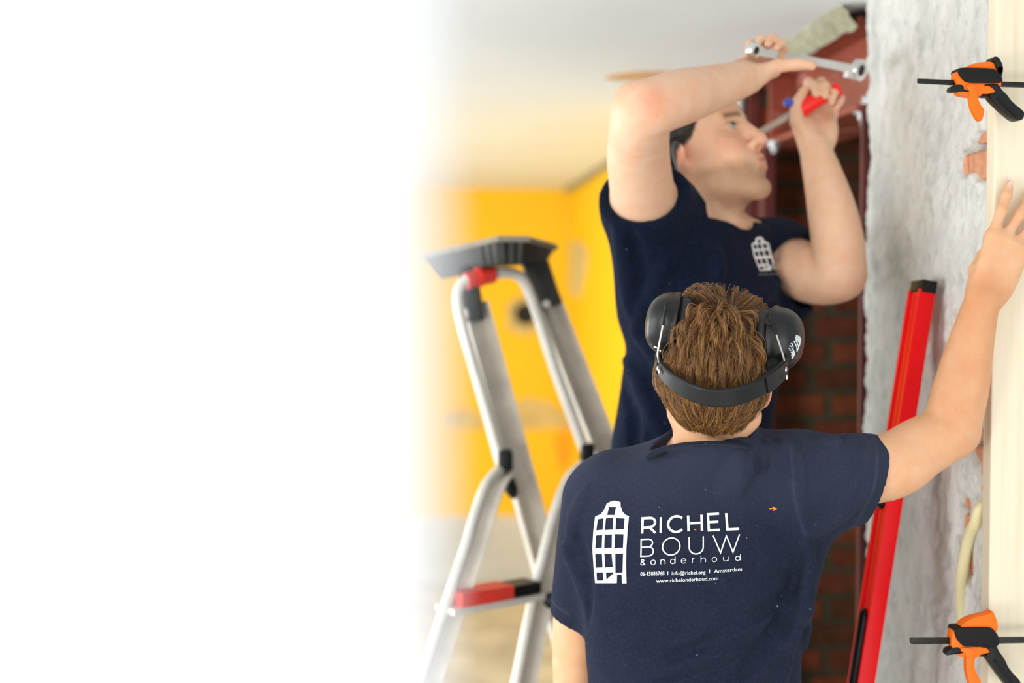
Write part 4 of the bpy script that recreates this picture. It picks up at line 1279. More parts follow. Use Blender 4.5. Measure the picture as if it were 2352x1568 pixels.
# ---- print on the back
class Print:
    def __init__(s, tree, off=.0011): s.v, s.f, s.tree, s.off = [], [], tree, off
    def put(s, pts, faces):
        b = len(s.v); ok = []
        for (x, y) in pts:
            dv = at(x, y, 1.0) - C_POS; dv = dv / np.linalg.norm(dv)
            hit, n, i, ds = s.tree.ray_cast(Vector(C_POS), Vector(dv))
            if hit is None: s.v.append(tuple(C_POS + dv * 2.2)); ok.append(False); continue
            s.v.append(tuple(np.array(hit) - dv * s.off)); ok.append(True)
        s.f += [tuple(i + b for i in q) for q in faces if all(ok[i] for i in q)]
    def stroke(s, pts, wd, closed=False, step=5.0):
        P = [np.array(pts[0], float)]
        src = list(pts) + ([pts[0]] if closed else [])
        for a, c in zip(src[:-1], src[1:]):
            a, c = np.array(a, float), np.array(c, float); m = max(1, int(np.linalg.norm(c - a) / step))
            P += [a + (c - a) * k / m for k in range(1, m + 1)]
        if closed: P = P[:-1]
        n = len(P); v = []
        for i in range(n):
            p0 = P[i - 1] if (i > 0 or closed) else P[i]; p1 = P[(i + 1) % n] if (i < n - 1 or closed) else P[i]
            t1 = P[i] - p0; t2 = p1 - P[i]
            t1 = t1 / (np.linalg.norm(t1) + 1e-9) if np.linalg.norm(t1) > 1e-6 else None
            t2 = t2 / (np.linalg.norm(t2) + 1e-9) if np.linalg.norm(t2) > 1e-6 else None
            if t1 is None: t1 = t2
            if t2 is None: t2 = t1
            t = t1 + t2; t = t / (np.linalg.norm(t) + 1e-9)
            nn = np.array((-t[1], t[0])); k = 1 / max(.45, abs(float(nn @ np.array((-t1[1], t1[0])))))
            v += [P[i] + nn * wd / 2 * k, P[i] - nn * wd / 2 * k]
        m = n if closed else n - 1
        f = [(2 * i, 2 * i + 1, (2 * i + 3) % (2 * n), (2 * i + 2) % (2 * n)) for i in range(m)]
        s.put(v, f)
    def curve_fill(s, loops):
        cu = bpy.data.curves.new('outline', 'CURVE'); cu.dimensions = '2D'; cu.fill_mode = 'BOTH'
        for lp_ in loops:
            q = []
            for a, c in zip(lp_, lp_[1:] + lp_[:1]):
                m = max(1, int(math.hypot(c[0] - a[0], c[1] - a[1]) / 6))
                q += [(a[0] + (c[0] - a[0]) * k / m, a[1] + (c[1] - a[1]) * k / m) for k in range(m)]
            sp = cu.splines.new('POLY'); sp.points.add(len(q) - 1); sp.use_cyclic_u = True
            for pt, xy in zip(sp.points, q): pt.co = (xy[0] * .01, xy[1] * .01, 0, 1)
        s.from_data(cu, lambda x, y: (x * 100, y * 100))
    def text(s, body, fn, off=0.0):
        cu = bpy.data.curves.new('lettering', 'FONT'); cu.body = body; cu.size = 1.0; cu.offset = off; cu.resolution_u = 3
        s.from_data(cu, fn)
    def from_data(s, cu, fn):
        o = bpy.data.objects.new('outline', cu); COL.objects.link(o)
        bpy.context.view_layer.update()
        me = bpy.data.meshes.new_from_object(o.evaluated_get(bpy.context.evaluated_depsgraph_get()))
        bm = bmesh.new(); bm.from_mesh(me)
        bmesh.ops.triangulate(bm, faces=list(bm.faces))
        for _ in range(5):
            lim = .07 if cu.id_type == 'CURVE' and not hasattr(cu, 'body') else .22
            ed = [q for q in bm.edges if q.calc_length() > lim]
            if not ed: break
            bmesh.ops.subdivide_edges(bm, edges=ed, cuts=1)
            bmesh.ops.triangulate(bm, faces=[q for q in bm.faces if len(q.verts) > 3])
        bm.to_mesh(me); bm.free()
        pts = [v.co[:2] for v in me.vertices]
        if callable(fn) and fn.__code__.co_argcount == 4:
            xs = [p[0] for p in pts]; x0, x1 = min(xs), max(xs)
            pts = [fn(p[0], p[1], x0, x1) for p in pts]
        else: pts = [fn(*p) for p in pts]
        s.put(pts, [list(p.vertices) for p in me.polygons])
        bpy.data.objects.remove(o); bpy.data.curves.remove(cu); bpy.data.meshes.remove(me)
    def build(s, name, mat, parent): return mesh(name, s.v, s.f, mat, parent)

Zm = lambda pts: [(1250 + x / 2.66625, 980 + y / 2.6667) for x, y in pts]
HOUSE = [[(312, 957), (302, 850), (295, 745), (301, 640), (312, 549), (345, 535), (366, 510), (384, 468), (398, 462), (415, 454), (432, 452), (450, 456), (467, 461), (468, 488), (480, 520), (500, 540), (519, 546), (510, 640), (503, 745), (501, 850), (504, 958), (476, 958), (474, 906), (446, 904), (444, 957)],
         [(397, 490), (440, 490), (432, 540), (385, 540)],
         [(328, 565), (364, 559), (359, 630), (318, 634)], [(378, 559), (422, 556), (419, 629), (370, 632)], [(441, 558), (493, 561), (488, 627), (436, 629)],
         [(316, 665), (356, 661), (353, 741), (312, 744)], [(370, 660), (415, 658), (414, 741), (367, 743)], [(434, 656), (486, 657), (483, 741), (430, 743)],
         [(312, 778), (354, 778), (358, 861), (314, 863)], [(368, 777), (413, 775), (420, 859), (372, 861)], [(435, 775), (483, 775), (480, 892), (436, 894)],
         [(320, 891), (360, 890), (363, 941), (322, 942)], [(378, 891), (421, 890), (421, 904), (412, 904), (412, 912), (403, 912), (403, 920), (393, 921), (393, 930), (384, 931), (381, 941)]]
pr = Print(TREE1)
pr.curve_fill([Zm(l) for l in HOUSE])
pr.build('house_emblem', M_PRINT, shirt1)
def arc(cx, cy, rx, ry, a0, a1, n=18): return [(cx + rx * math.cos(math.radians(a0 + (a1 - a0) * k / n)), cy - ry * math.sin(math.radians(a0 + (a1 - a0) * k / n))) for k in range(n + 1)]
GL = {   # strokes in a unit box, y downward from the cap line (0) to the base line (1)
 'R': [[(0, 1), (0, 0), (.55, 0)] + arc(.55, .31, .40, .31, 90, -90, 10) + [(0, .62)], [(.55, .62), (1, 1)]],
 'I': [[(.5, 0), (.5, 1)]],
 'C': [arc(.55, .5, .53, .5, 45, 315, 22)],
 'H': [[(0, 0), (0, 1)], [(1, 0), (1, 1)], [(0, .5), (1, .5)]],
 'E': [[(1, 0), (0, 0), (0, 1), (1, 1)], [(0, .49), (.9, .49)]],
 'L': [[(0, 0), (0, 1), (1, 1)]],
 'B': [[(0, .46), (0, 0), (.58, 0)] + arc(.58, .23, .34, .23, 90, -90, 8) + [(0, .46), (0, 1), (.62, 1)] + arc(.62, .73, .38, .27, -90, 90, 8) + [(.58, .46)]],
 'O': [('c', arc(.5, .5, .5, .5, 0, 350, 34))],
 'U': [[(0, 0), (0, .62)] + arc(.5, .62, .5, .38, 180, 360, 12) + [(1, 0)]],
 'W': [[(0, 0), (.27, 1), (.5, .05), (.74, 1), (1, 0)]],
 '&': [[(1, 1), (.22, .30)] + arc(.45, .20, .25, .19, 200, -40, 9) + [(.2, .58)] + arc(.38, .76, .34, .24, 150, 300, 8) + [(.92, .60)]],
 'o': [('c', arc(.5, .5, .5, .5, 0, 345, 22))],
 'n': [[(0, 0), (0, 1)], [(0, .45)] + arc(.5, .48, .5, .47, 170, 0, 9) + [(1, 1)]],
 'd': [('c', arc(.47, .5, .47, .5, 0, 345, 22)), [(1, -.52), (1, 1)]],
 'e': [[(.02, .5), (.98, .5)] + arc(.5, .5, .49, .5, 8, 318, 20)],
 'r': [[(0, 0), (0, 1)], [(0, .5), (.25, .12), (1, .02)]],
 'h': [[(0, -.52), (0, 1)], [(0, .45)] + arc(.5, .48, .5, .47, 170, 0, 9) + [(1, 1)]],
 'u': [[(0, 0), (0, .58)] + arc(.5, .58, .5, .42, 180, 360, 9), [(1, 0), (1, 1)]],
}
def put_word(pr, letters, top, base, xr, wd, shear=(0, 0)):
    """letters: (char, x0, x1) in zoom units; top/base: (y at left, y at right) in zoom units"""
    for ch, x0, x1 in letters:
        tm = ((x0 + x1) / 2 - xr[0]) / (xr[1] - xr[0]); sh = shear[0] + (shear[1] - shear[0]) * tm
        def mp(u, v):
            x = x0 + u * (x1 - x0); t = (x - xr[0]) / (xr[1] - xr[0])
            yt = top[0] + (top[1] - top[0]) * t; yb = base[0] + (base[1] - base[0]) * t
            return Zm([(x + sh * (1 - v), yt + v * (yb - yt))])[0]
        for st_ in GL[ch]:
            if st_[0] == 'c': pr.stroke([mp(*q) for q in st_[1]], wd, True, 4)
            else: pr.stroke([mp(*q) for q in st_], wd, False, 4)
pr = Print(TREE1)
put_word(pr, [('R', 600, 681), ('I', 703, 723), ('C', 757, 852), ('H', 884, 966), ('E', 1008, 1076), ('L', 1122, 1194)], (560, 524), (653, 624), (597, 1197), 5.4, (4, -9))
put_word(pr, [('B', 592, 668), ('O', 724, 831), ('U', 888, 974), ('W', 1036, 1198)], (690, 657), (793, 766), (590, 1200), 3.0, (2, -2))
put_word(pr, [('&', 590, 619)], (812, 812), (846, 846), (590, 1205), 2.1)
put_word(pr, [('o', 653, 681), ('n', 714, 740), ('d', 773, 802), ('e', 839, 868), ('r', 907, 919), ('h', 960, 988), ('o', 1028, 1056), ('u', 1098, 1126), ('d', 1171, 1202)], (819, 791), (848, 817), (590, 1205), 1.6)
def fit(x0, x1, yb0, yb1, cap):
    def fn(x, y, a, c):
        t = (x - a) / (c - a); X = x0 + (x1 - x0) * t
        return Zm([(X, yb0 + (yb1 - yb0) * t - y * cap / .70)])[0]
    return fn
for body, x0, x1, y0, y1, cap in (('06-15886768', 589, 736, 912, 908, 24), ('I', 755, 759, 908, 907, 22), ('info@richel.org', 781, 988, 907, 900, 22), ('I', 1010, 1015, 896, 895, 22), ('Amsterdam', 1040, 1211, 895, 880, 22), ('www.richelonderhoud.com', 686, 1066, 955, 938, 22)):
    pr.text(body, fit(x0, x1, y0, y1, cap), .006)
pr.build('lettering', M_PRINT, shirt1)
pr = Print(TREE1, .0012)
pr.stroke(Zm([(1380, 502), (1400, 499), (1417, 503)]), 2.6); pr.stroke(Zm([(1400, 489), (1419, 502), (1402, 512)]), 2.8)
pr.build('paint_fleck', M_PRINT2, shirt1)
pr = Print(TREE1, .0014)
pr.stroke(Zm([(919, 628), (931, 629)]), 2.4)
pr.build('paint_fleck', M_PRINT2, shirt1)

# ---- hair
def head_sd(P):
    L = (P - H1) @ M1.T
    a = (L - np.array((0, -.012, .032))) / np.array((.0775, .097, .087)); k0 = np.linalg.norm(a, axis=1); k1 = np.linalg.norm(a / np.array((.0775, .097, .087)), axis=1) + 1e-9
    d1 = k0 * (k0 - 1) / k1
    A, B = np.array((0, -.012, -.050)), np.array(((nb - H1) @ M1.T)); ba = B - A
    t = np.clip(((L - A) @ ba) / (ba @ ba), 0, 1); d2 = np.linalg.norm(L - A - t[:, None] * ba, axis=1) - .050
    q = np.maximum(.03 - np.abs(d1 - d2), 0) / .03
    return np.minimum(d1, d2) - q * q * .0075
def head_n(P, e=.002):
    g = np.stack([head_sd(P + e * np.eye(3)[i]) - head_sd(P - e * np.eye(3)[i]) for i in range(3)], 1)
    return g / (np.linalg.norm(g, axis=1)[:, None] + 1e-9)
def hair_ok(P):
    L = (P - H1) @ M1.T
    ear = (np.abs(np.abs(L[:, 0]) - .078) < .02) & (np.abs(L[:, 1] + .008) < .022) & (np.abs(L[:, 2] + .008) < .03)
    return (L[:, 2] > HL1(L[:, 1])) & ~ear & (np.linalg.norm(P - WHP, axis=1) > .0075)
cl_ = at(1553, 746, 2.125); cr_ = at(1774, 778, 2.10)
OL, OR = nrm(-M1[0] + np.array((0, -.12, .05))), nrm(M1[0] + np.array((.05, -.22, .0)))
WH_ = at(1664, 752, 2.12)     # whorl at the crown
def surf(P):
    for _ in range(3): P = P - head_n(P) * head_sd(P)[:, None]
    return P
WH_ = surf(WH_[None])[0]
WHP = WH_
def rand_roots(n):
    u = RNG.normal(size=(n * 4, 3)); u /= np.linalg.norm(u, axis=1)[:, None]
    P = H1 + (u * np.array((.08, .10, .115)) + np.array((0, -.01, .005))) @ M1
    P = surf(P); P = P[hair_ok(P)]
    return P[:n]
def flow(P, N, sw):
    d = P - WH_; d = d - N * (d * N).sum(1)[:, None]; r = np.linalg.norm(d, axis=1)[:, None] + 1e-6; d = d / r
    s_ = np.cross(N, d) * sw * np.exp(-r / .06)
    L = (P - H1) @ M1.T
    top = np.clip((L[:, 2] - .05) / .05, 0, 1)[:, None] * np.clip((L[:, 1] + .05) / .06, 0, 1)[:, None]
    gr = np.array((0, 0, -1.)) * (1 - top) * .45 + (C_RIGHT * .8 + np.array((0, .3, .1))) * top * .7
    t = d + s_ + gr; t = t - N * (t * N).sum(1)[:, None]
    return t / (np.linalg.norm(t, axis=1)[:, None] + 1e-9)
def grow(P, npt, rag, seedo):
    N = head_n(P); L = (P - H1) @ M1.T
    ln = np.interp(L[:, 2], [-.07, -.055, -.035, -.01, .05, .12], [.011, .015, .026, .050, .074, .080])
    ln = ln * RNG.uniform(.75, 1.2, len(P))
    hgt = np.interp(L[:, 2], [-.10, -.05, 0, .06, .12], [.003, .005, .010, .015, .030]) * RNG.uniform(.4, 1.15, len(P))
    ph = RNG.uniform(0, 6.28, (len(P), 3))
    out = [P.copy()]; p = P + N * .001; st_ = ln / (npt - 1)
    bias = RNG.normal(size=(len(P), 3)) * rag
    for k in range(1, npt):
        t = k / (npt - 1); n_ = head_n(p); sd = head_sd(p)
        f = flow(p, n_, .7) + bias + .13 * np.sin(ph + t * 4.0)
        lift = (hgt * math.sin(min(1, t * 1.6) * math.pi / 2) * (1 if t < .65 else 1 - .75 * (t - .65) / .35) - sd) / st_
        f = f / (np.linalg.norm(f, axis=1)[:, None]) + n_ * np.clip(lift, -1.2, 1.4)[:, None]
        f = f / (np.linalg.norm(f, axis=1)[:, None]); p = p + f * st_[:, None]
        sd = head_sd(p); p = p + head_n(p) * np.maximum(.0015 - sd, 0)[:, None]
        out.append(p.copy())
    return np.stack(out, 1)
NPT = 11
G = grow(rand_roots(1300), NPT, .17, 0)
NCH = 22
kid = []
for k in range(NCH):
    off = RNG.normal(size=(len(G), 3)) * .0036
    tt = np.linspace(0, 1, NPT)[None, :, None]
    cl = 1.15 - 1.0 * tt ** .8
    nz = RNG.normal(size=(len(G), 3)) * .0022
    kk = G + off[:, None] * cl + nz[:, None] * tt ** 2
    kid.append(kk)
ST = np.concatenate(kid + [grow(rand_roots(1600), NPT, .32, 1)])
sdv = head_sd(ST.reshape(-1, 3)); ST = (ST.reshape(-1, 3) + head_n(ST.reshape(-1, 3)) * np.maximum(.0008 - sdv, 0)[:, None]).reshape(ST.shape)
bad = np.zeros(len(ST), bool)
for c_, o_ in ((cl_, OL), (cr_, OR)):
    q = ST - c_; ho = q @ o_; ra_ = np.linalg.norm(q - ho[..., None] * o_, axis=2)
    bad |= ((ho > -.012) & (ho < .05) & (ra_ < .046)).any(1)
ec_ = (ST - H1) @ M1.T
for sg in (-1, 1): bad |= (np.linalg.norm((ec_ - np.array((sg * .084, -.010, -.014))) / np.array((.024, .021, .030)), axis=2) < 1).any(1)
ST = ST[~bad]
def hair_material(name, c0, c1, c2):
    m = bpy.data.materials.new(name); m.use_nodes = True
    t = NT(m); b = m.node_tree.nodes['Principled BSDF']
    b.inputs['Roughness'].default_value = .42; b.inputs['Specular IOR Level'].default_value = .55
    hi = t.new('ShaderNodeHairInfo')
    c = t.ramp(hi.outputs['Random'], [(0, lin(c0)), (.5, lin(c1)), (1, lin(c2))])
    c = t.mix(t.ramp(hi.outputs['Intercept'], [(0, (.6, .6, .6, 1)), (.7, (0, 0, 0, 1))]), c, lin(c0))
    t.link(c, b.inputs['Base Color'])
    return m
M_HAIR = hair_material('chestnut_hair', (66, 40, 18), (134, 88, 44), (196, 144, 80))
M_HAIRCAP = material('hair_roots', (70, 44, 22), .8, var=.3, vscale=60)
# close-cropped base of the hair
F = Field(H1 - .17, H1 + .17, .003)
gg = lambda r, f, u: H1 + r * M1[0] + f * M1[1] + u * M1[2]
F.ell(gg(0, -.012, .032), (.0785, .098, .088), M1, 0)
F.cone(H1 - M1[1] * .012 - M1[2] * .050, nb, .058, .058, .025, flat=(0, 1, 0), fr=.84)
V, Q = F.polygonise()
L = (V - H1) @ M1.T
keep = ((L[:, 2] > HL1(L[:, 1]) + .002))
ear = (np.abs(np.abs(L[:, 0]) - .078) < .02) & (np.abs(L[:, 1] + .008) < .02) & (np.abs(L[:, 2] + .008) < .026)
keep &= ~ear
keep &= np.linalg.norm(V - WHP, axis=1) > .009
Qk = Q[keep[Q].all(1)]
used = np.unique(Qk); rm = -np.ones(len(V), int); rm[used] = np.arange(len(used))
hair1 = np_mesh('hair', V[used], rm[Qk], M_HAIRCAP, P1)
cu = bpy.data.hair_curves.new('hair_strands')
cu.add_curves([NPT] * len(ST))
off_ = abs_loc(hair1)
cu.attributes['position'].data.foreach_set('vector', (ST.reshape(-1, 3) - off_).astype(np.float32).ravel())
ra = cu.attributes.get('radius') or cu.attributes.new('radius', 'FLOAT', 'POINT')
rad = np.tile(np.linspace(.00032, .00012, NPT), len(ST)).astype(np.float32)
ra.data.foreach_set('value', rad)
cu.materials.append(M_HAIR)
hs = bpy.data.objects.new('hair_strands', cu); COL.objects.link(hs); hs.parent = hair1
hs['kind'] = 'stuff'

# ---- ear defenders worn behind the head
M_CUP = material('scuffed_black_shell', (9, 10, 9), .34, spec=.4, var=.2, vscale=16, bump=.0002, bscale=200)
M_FOAM = material('black_ear_cushion', (22, 22, 22), .55)
M_BAND = material('black_rubber_band', (9, 10, 10), .45, spec=.35, var=.3, vscale=40)
M_WIRE = material('bare_spring_wire', (206, 200, 196), .25, .9)
M_BLUEPR = material('white_pad_print', (226, 230, 232), .6)
em0 = at(1650, 915, 2.04)
em = empty('ear_defenders', em0)
tag(em, 'black ear defenders with white markings worn around the back of the head', 'ear protection')
def cup(c, outw, tall, sx):
    o = nrm(outw); v_ = nrm(tall - o * (np.asarray(tall) @ o)); w_ = np.cross(o, v_)
    R = np.array([o, v_, w_])
    F = Field(np.asarray(c) - .09, np.asarray(c) + .09, .0022)
    F.ell(c, (.046, .0475, .041), R, 0, 'u', 2.5)
    F.cut(np.asarray(c), -o)
    F.ell(np.asarray(c) + o * .001, (.005, .0485, .042), R, .003, 'u', 2.4)
    V, Q = F.polygonise(); V = relax(V, Q, 1, .4)
    shell = np_mesh('ear_cup', V, Q, M_CUP, em)
    TR = BVHTree.FromPolygons([tuple(p) for p in V], [tuple(q) for q in Q.tolist()])
    n = 30
    ring = [np.asarray(c) - o * .010 + v_ * math.cos(2 * math.pi * k / n) * .034 + w_ * math.sin(2 * math.pi * k / n) * .028 for k in range(n + 1)]
    MB().tube(ring, .0115, 12, caps=False).build('ear_cushion', M_FOAM, em, smooth=True)
    MB().tube([np.asarray(c) - o * .012, np.asarray(c) - o * .002], .03, 20).build('cushion_plate', M_FOAM, em)
    return R, TR, shell
RL, TL, shl = cup(cl_, OL, M1[2] * .8 + np.array((-.10, 0, .5)), -1)
RRr, TRr, shr = cup(cr_, OR, M1[2] * .8 + np.array((.16, 0, .5)), 1)
# spring wires: black sleeved top, bare lower end
def wire(P_top, P_mid, P_bot, piv):
    MB().tube(smooth_path([at(*q) for q in P_top], 4), .0021, 8).build('wire_sleeve', M_BLK, em, smooth=True)
    MB().tube(smooth_path([at(*q) for q in P_mid], 6), .0015, 8).build('spring_wire', M_WIRE, em, smooth=True)
    MB().tube([at(*piv[:3]), at(piv[0] + piv[3], piv[1] + 2, piv[2] + .012)], .0055, 12).build('pivot', M_BLK, em, smooth=30)
wire([(1531, 694, 2.072), (1527, 720, 2.068), (1523, 748, 2.064)], [(1523, 746, 2.064), (1516, 782, 2.066), (1511, 812, 2.070), (1513, 832, 2.074)], None, (1536, 712, 2.086, 3))
wire([(1767, 722, 2.042), (1774, 744, 2.040), (1783, 768, 2.040)], [(1783, 768, 2.040), (1792, 796, 2.042), (1799, 818, 2.044), (1802, 836, 2.048)], None, (1766, 738, 2.056, 3))
# headband
bp = [(1513, 826, 2.10), (1519, 850, 2.075), (1545, 876, 2.045), (1585, 900, 2.022), (1628, 913, 2.012), (1668, 914, 2.010), (1712, 905, 2.014), (1752, 886, 2.026), (1786, 860, 2.042), (1806, 838, 2.06)]
BP = smooth_path([at(*q) for q in bp], 8)
hw = [.0032] * len(BP)
ctr = H1 - M1[2] * .03
tilt = [nrm(M1[2] * .55 + np.array((0, -.15, .8)) ) for p in BP]
tw = np.interp(np.linspace(0, 1, len(BP)), [0, .15, .5, .85, 1], [.007, .0095, .0105, .0115, .010])
b = MB(); b.bar(BP, hw, list(tw), tilt); b.build('headband', M_BAND, em, smooth=30)
b = MB(); b.tube([p + t_ * (w_ + .0005) for p, t_, w_ in zip(BP, tilt, tw)], .0036, 8); b.tube([p - t_ * (w_ - .0005) for p, t_, w_ in zip(BP, tilt, tw)], .0030, 8)
b.build('band_edge', M_BAND, em, smooth=True)
for rngs, nm in (((.79, .985), 'band_clip'), ((.0, .10), 'band_clip')):
    i0, i1 = int(rngs[0] * len(BP)), max(int(rngs[0] * len(BP)) + 3, int(rngs[1] * len(BP)))
    b = MB(); b.bar(BP[i0:i1], [.0052] * (i1 - i0), [float(q) + .0022 for q in tw[i0:i1]], tilt[i0:i1]); b.build(nm, M_BLK, em, smooth=30)
for q in ((1805, 848, 2.045), (1807, 866, 2.045), (1511, 846, 2.07), (1514, 853, 2.066)):
    MB().ball(at(*q), (.0018, .0018, .0042)).build('wire_end', M_WIRE, em, smooth=True)
# white markings printed on the shells: strokes as they show, raised hand-like bars and small unreadable characters
pm = Print(TRr, .0005)
Z2 = lambda pts: [(1700 + x / 6.531, 680 + y / 6.533) for x, y in pts]
for s_ in ([(840, 585), (880, 690), (900, 720)], [(862, 588), (900, 690)], [(890, 600), (906, 660)], [(805, 668), (850, 760), (856, 830)], [(835, 655), (872, 740), (878, 770)], [(828, 610), (850, 660)], [(908, 640), (890, 740), (850, 830)]):
    pm.stroke(Z2(s_), 2.2)
for s_ in ([(718, 775), (745, 790), (760, 815), (738, 810)], [(745, 735), (770, 760), (790, 800), (770, 790)], [(760, 705), (778, 725), (800, 770)], [(730, 750), (755, 745)], [(775, 700), (790, 735)]):
    pm.stroke(Z2(s_), 1.3)
for s_ in ([(760, 845), (800, 830), (775, 880), (812, 870), (778, 915), (800, 905), (775, 938)], [(795, 800), (815, 860), (808, 895)]):
    pm.stroke(Z2(s_), 2.6)
pm.build('shell_marking', M_BLUEPR, shr)['kind'] = 'stuff'
pm = Print(TL, .0005)
Z3 = lambda pts: [(1470 + x / 6.533, 660 + y / 6.533) for x, y in pts]
for s_ in ([(122, 855), (150, 868), (176, 850)], [(165, 918), (190, 915), (215, 888), (255, 908)], [(205, 895), (235, 890)], [(285, 940), (315, 955)]): pm.stroke(Z3(s_), 2.8)
pm.build('shell_marking', M_BLUEPR, shl)['kind'] = 'stuff'
# ================================================================== second worker, reaching up to the steel beam
H2 = at(1612, 352, 2.70)
yw, pt = math.radians(53), math.radians(24)
f2 = np.array((math.sin(yw) * math.cos(pt), -math.cos(yw) * math.cos(pt), math.sin(pt)))
M2 = frame_from(f2, np.array((.02, .0, 1.0)))
ZP = .42                                   # he stands on a low trestle platform
TD = 2.73
tyaw = math.radians(46)
TF = np.array((math.sin(tyaw), -math.cos(tyaw), 0)); TR_ = np.array((-math.cos(tyaw), -math.sin(tyaw), 0))
T2 = np.array([TR_, TF, (0, 0, 1.)])       # right, forward, up
def loc2(p): return T2 @ np.asarray(p)
def sec2(px, py, rx, ry):
    c = at(px, py, TD); q = loc2(c)
    return (c[2], q[0], q[1], rx, ry)
sR, sL = at(1478, 462, 2.59), at(1786, 592, 2.84)
armR = [(sR, .058), (at(1466, 355, 2.49), .054), (at(1474, 268, 2.385), .049), (at(1500, 247, 2.375), .047), (at(1560, 224, 2.42), .047), (at(1625, 206, 2.49), .041), (at(1712, 180, 2.56), .031)]
armL = [(sL, .058), (at(1858, 628, 2.745), .055), (at(1918, 632, 2.69), .050), (at(1926, 575, 2.685), .049), (at(1912, 490, 2.70), .045), (at(1892, 410, 2.73), .037), (at(1871, 338, 2.76), .0285)]

F = Field((.02, 2.10, .46), (.90, 3.20, 2.40), .0042)
head_prims(F, H2, M2, True, 1.06)
nb2 = at(1622, 528, 2.745)
F.cone(H2 - M2[1] * .022 - M2[2] * .050, nb2, .058, .062, .03)
F.cone(H2 - M2[1] * -.022 - M2[2] * .09, nb2 + TF * .035, .028, .03, .03)
F.cone(nb2, sR, .055, .055, .04); F.cone(nb2, sL, .055, .055, .04)
hips = at(1580, 1190, TD)
F.loft((0, 0, 0), T2, [sec2(1622, 560, .12, .08), sec2(1620, 680, .15, .095), sec2(1608, 850, .14, .09), sec2(1592, 1010, .135, .09), sec2(1582, 1190, .14, .095)], 2.3, .05)
F.chain(armR, .02); F.chain(armL, .02)
F.ell(at(1452, 236, 2.395), .030, None, .03)
F.ell(at(1945, 640, 2.68), .030, None, .025)
# right hand round the spanner (palm towards us, fingers curling over the shank)
w2r = armR[-1][0]
ER = hand_prims(F, w2r, np.array((.50, .78, .36)), np.array((0, -1, .3)), np.array((.85, -.35, -.30)),
                {'index': (58, 84, 52), 'middle': (60, 86, 52), 'ring': (62, 88, 52), 'little': (64, 88, 52)},
                thumb=[(.016, .014, .010), (.042, .038, .026), (.074, .050, .036), (.100, .054, .040)], sc=1.0, fan=(6, 2, -3, -8))
# left hand closed round a screwdriver handle
w2l = armL[-1][0]
EL = hand_prims(F, w2l, np.array((.20, .52, .83)), np.array((0, -1, .4)), np.array((-1, -.1, .1)),
                {'index': (56, 84, 40), 'middle': (58, 84, 40), 'ring': (60, 86, 40), 'little': (62, 86, 40)},
                thumb=[(.020, .012, .004), (.042, .036, .014), (.048, .066, .024), (.040, .090, .036)], sc=1.08, fan=(14, 4, -6, -17))
legs2 = []
for sx in (1, -1):
    hp = hips + TR_ * sx * .095 - np.array((0, 0, .02)); kn = hp + TR_ * sx * .02 + TF * .02; kn[2] = ZP + .50; an = kn + TF * -.02; an[2] = ZP + .09
    legs2.append((hp, kn, an))
V0 = None
for hp, kn, an in legs2: F.chain([(hp, .078), (kn, .053), (an, .037)], .02)
V, Q = F.polygonise(); V = relax(V, Q, 1, .4)
HL2 = lambda f: np.interp(f, [-.13, -.085, -.055, -.03, -.008, .02, .05, .075, .10], [-.090, -.088, -.070, -.050, .000, .012, .046, .066, .078])
def hm2(L): return np.clip((L[:, 2] / 1.06 - HL2(L[:, 1] / 1.06)) / .006 + .5, 0, 1) * (np.linalg.norm(L - np.array((0, -.01, .03)), axis=1) < .14)
c2_ = tones(V, H2, M2, SK=np.array(lin((230, 190, 160))[:3]), stub=.62, brow=np.array(lin((92, 62, 44))[:3]), hairline=None)
w_ = hm2((V - H2) @ M2.T)[:, None]
c2_ = c2_ * (1 - w_) + np.array(lin((34, 28, 22))[:3]) * w_
g_ = np.exp(-(np.linalg.norm(V - at(1500, 236, 2.33), axis=1) / .030) ** 2)[:, None] * .55      # scraped elbow
c2_ = c2_ * (1 - g_) + np.array(lin((222, 130, 96))[:3]) * g_
feet2 = np.array((hips[0], hips[1], ZP))
P2 = np_mesh('person', V, Q, M_SKIN, None, feet2, {'tone': c2_})
tag(P2, 'person with dark hair and stubble reaching up to the red steel beam with a spanner', 'person')
M_EYE = material('eye_white', (176, 160, 150), .3, var=.02); M_IRIS = material('blue_grey_iris', (62, 72, 78), .2)
for sg in (-1, 1):
    c_ = H2 + 1.06 * (sg * .031 * M2[0] + .0765 * M2[1] + .0085 * M2[2])
    e = MB().ball(c_, .0118).build('eye', M_EYE, P2, smooth=True)
    lk = nrm(M2[1] + M2[2] * .25); MB().ball(c_ + lk * .0085, (.0062, .0062, .0052)).build('iris', M_IRIS, e, smooth=True)

# hair: short dark crop with a rough surface
F = Field(H2 - .17, H2 + .17, .0036)
gg = lambda r, f, u: H2 + 1.06 * (r * M2[0] + f * M2[1] + u * M2[2])
F.ell(gg(0, -.014, .036), (.086, .106, .096), M2, 0); F.ell(gg(0, .03, .085), (.055, .052, .034), M2, .03)
F.cone(H2 - M2[1] * .030 - M2[2] * .050, nb2, .059, .060, .03)
V, Q = F.polygonise()
L = (V - H2) @ M2.T / 1.06
keep = L[:, 2] > HL2(L[:, 1])
ear = (np.abs(np.abs(L[:, 0]) - .080) < .022) & (np.abs(L[:, 1] + .008) < .022) & (np.abs(L[:, 2] + .008) < .030)
keep &= ~ear
V = V + np.array([noise.noise_vector(tuple(p * 70))[:] for p in V]) * .004
Qk = Q[keep[Q].all(1)]; used = np.unique(Qk); rm = -np.ones(len(V), int); rm[used] = np.arange(len(used))
np_mesh('hair', V[used], rm[Qk], material('near_black_hair', (28, 23, 18), .6, var=.3, vscale=80, bump=.002, bscale=160), P2)

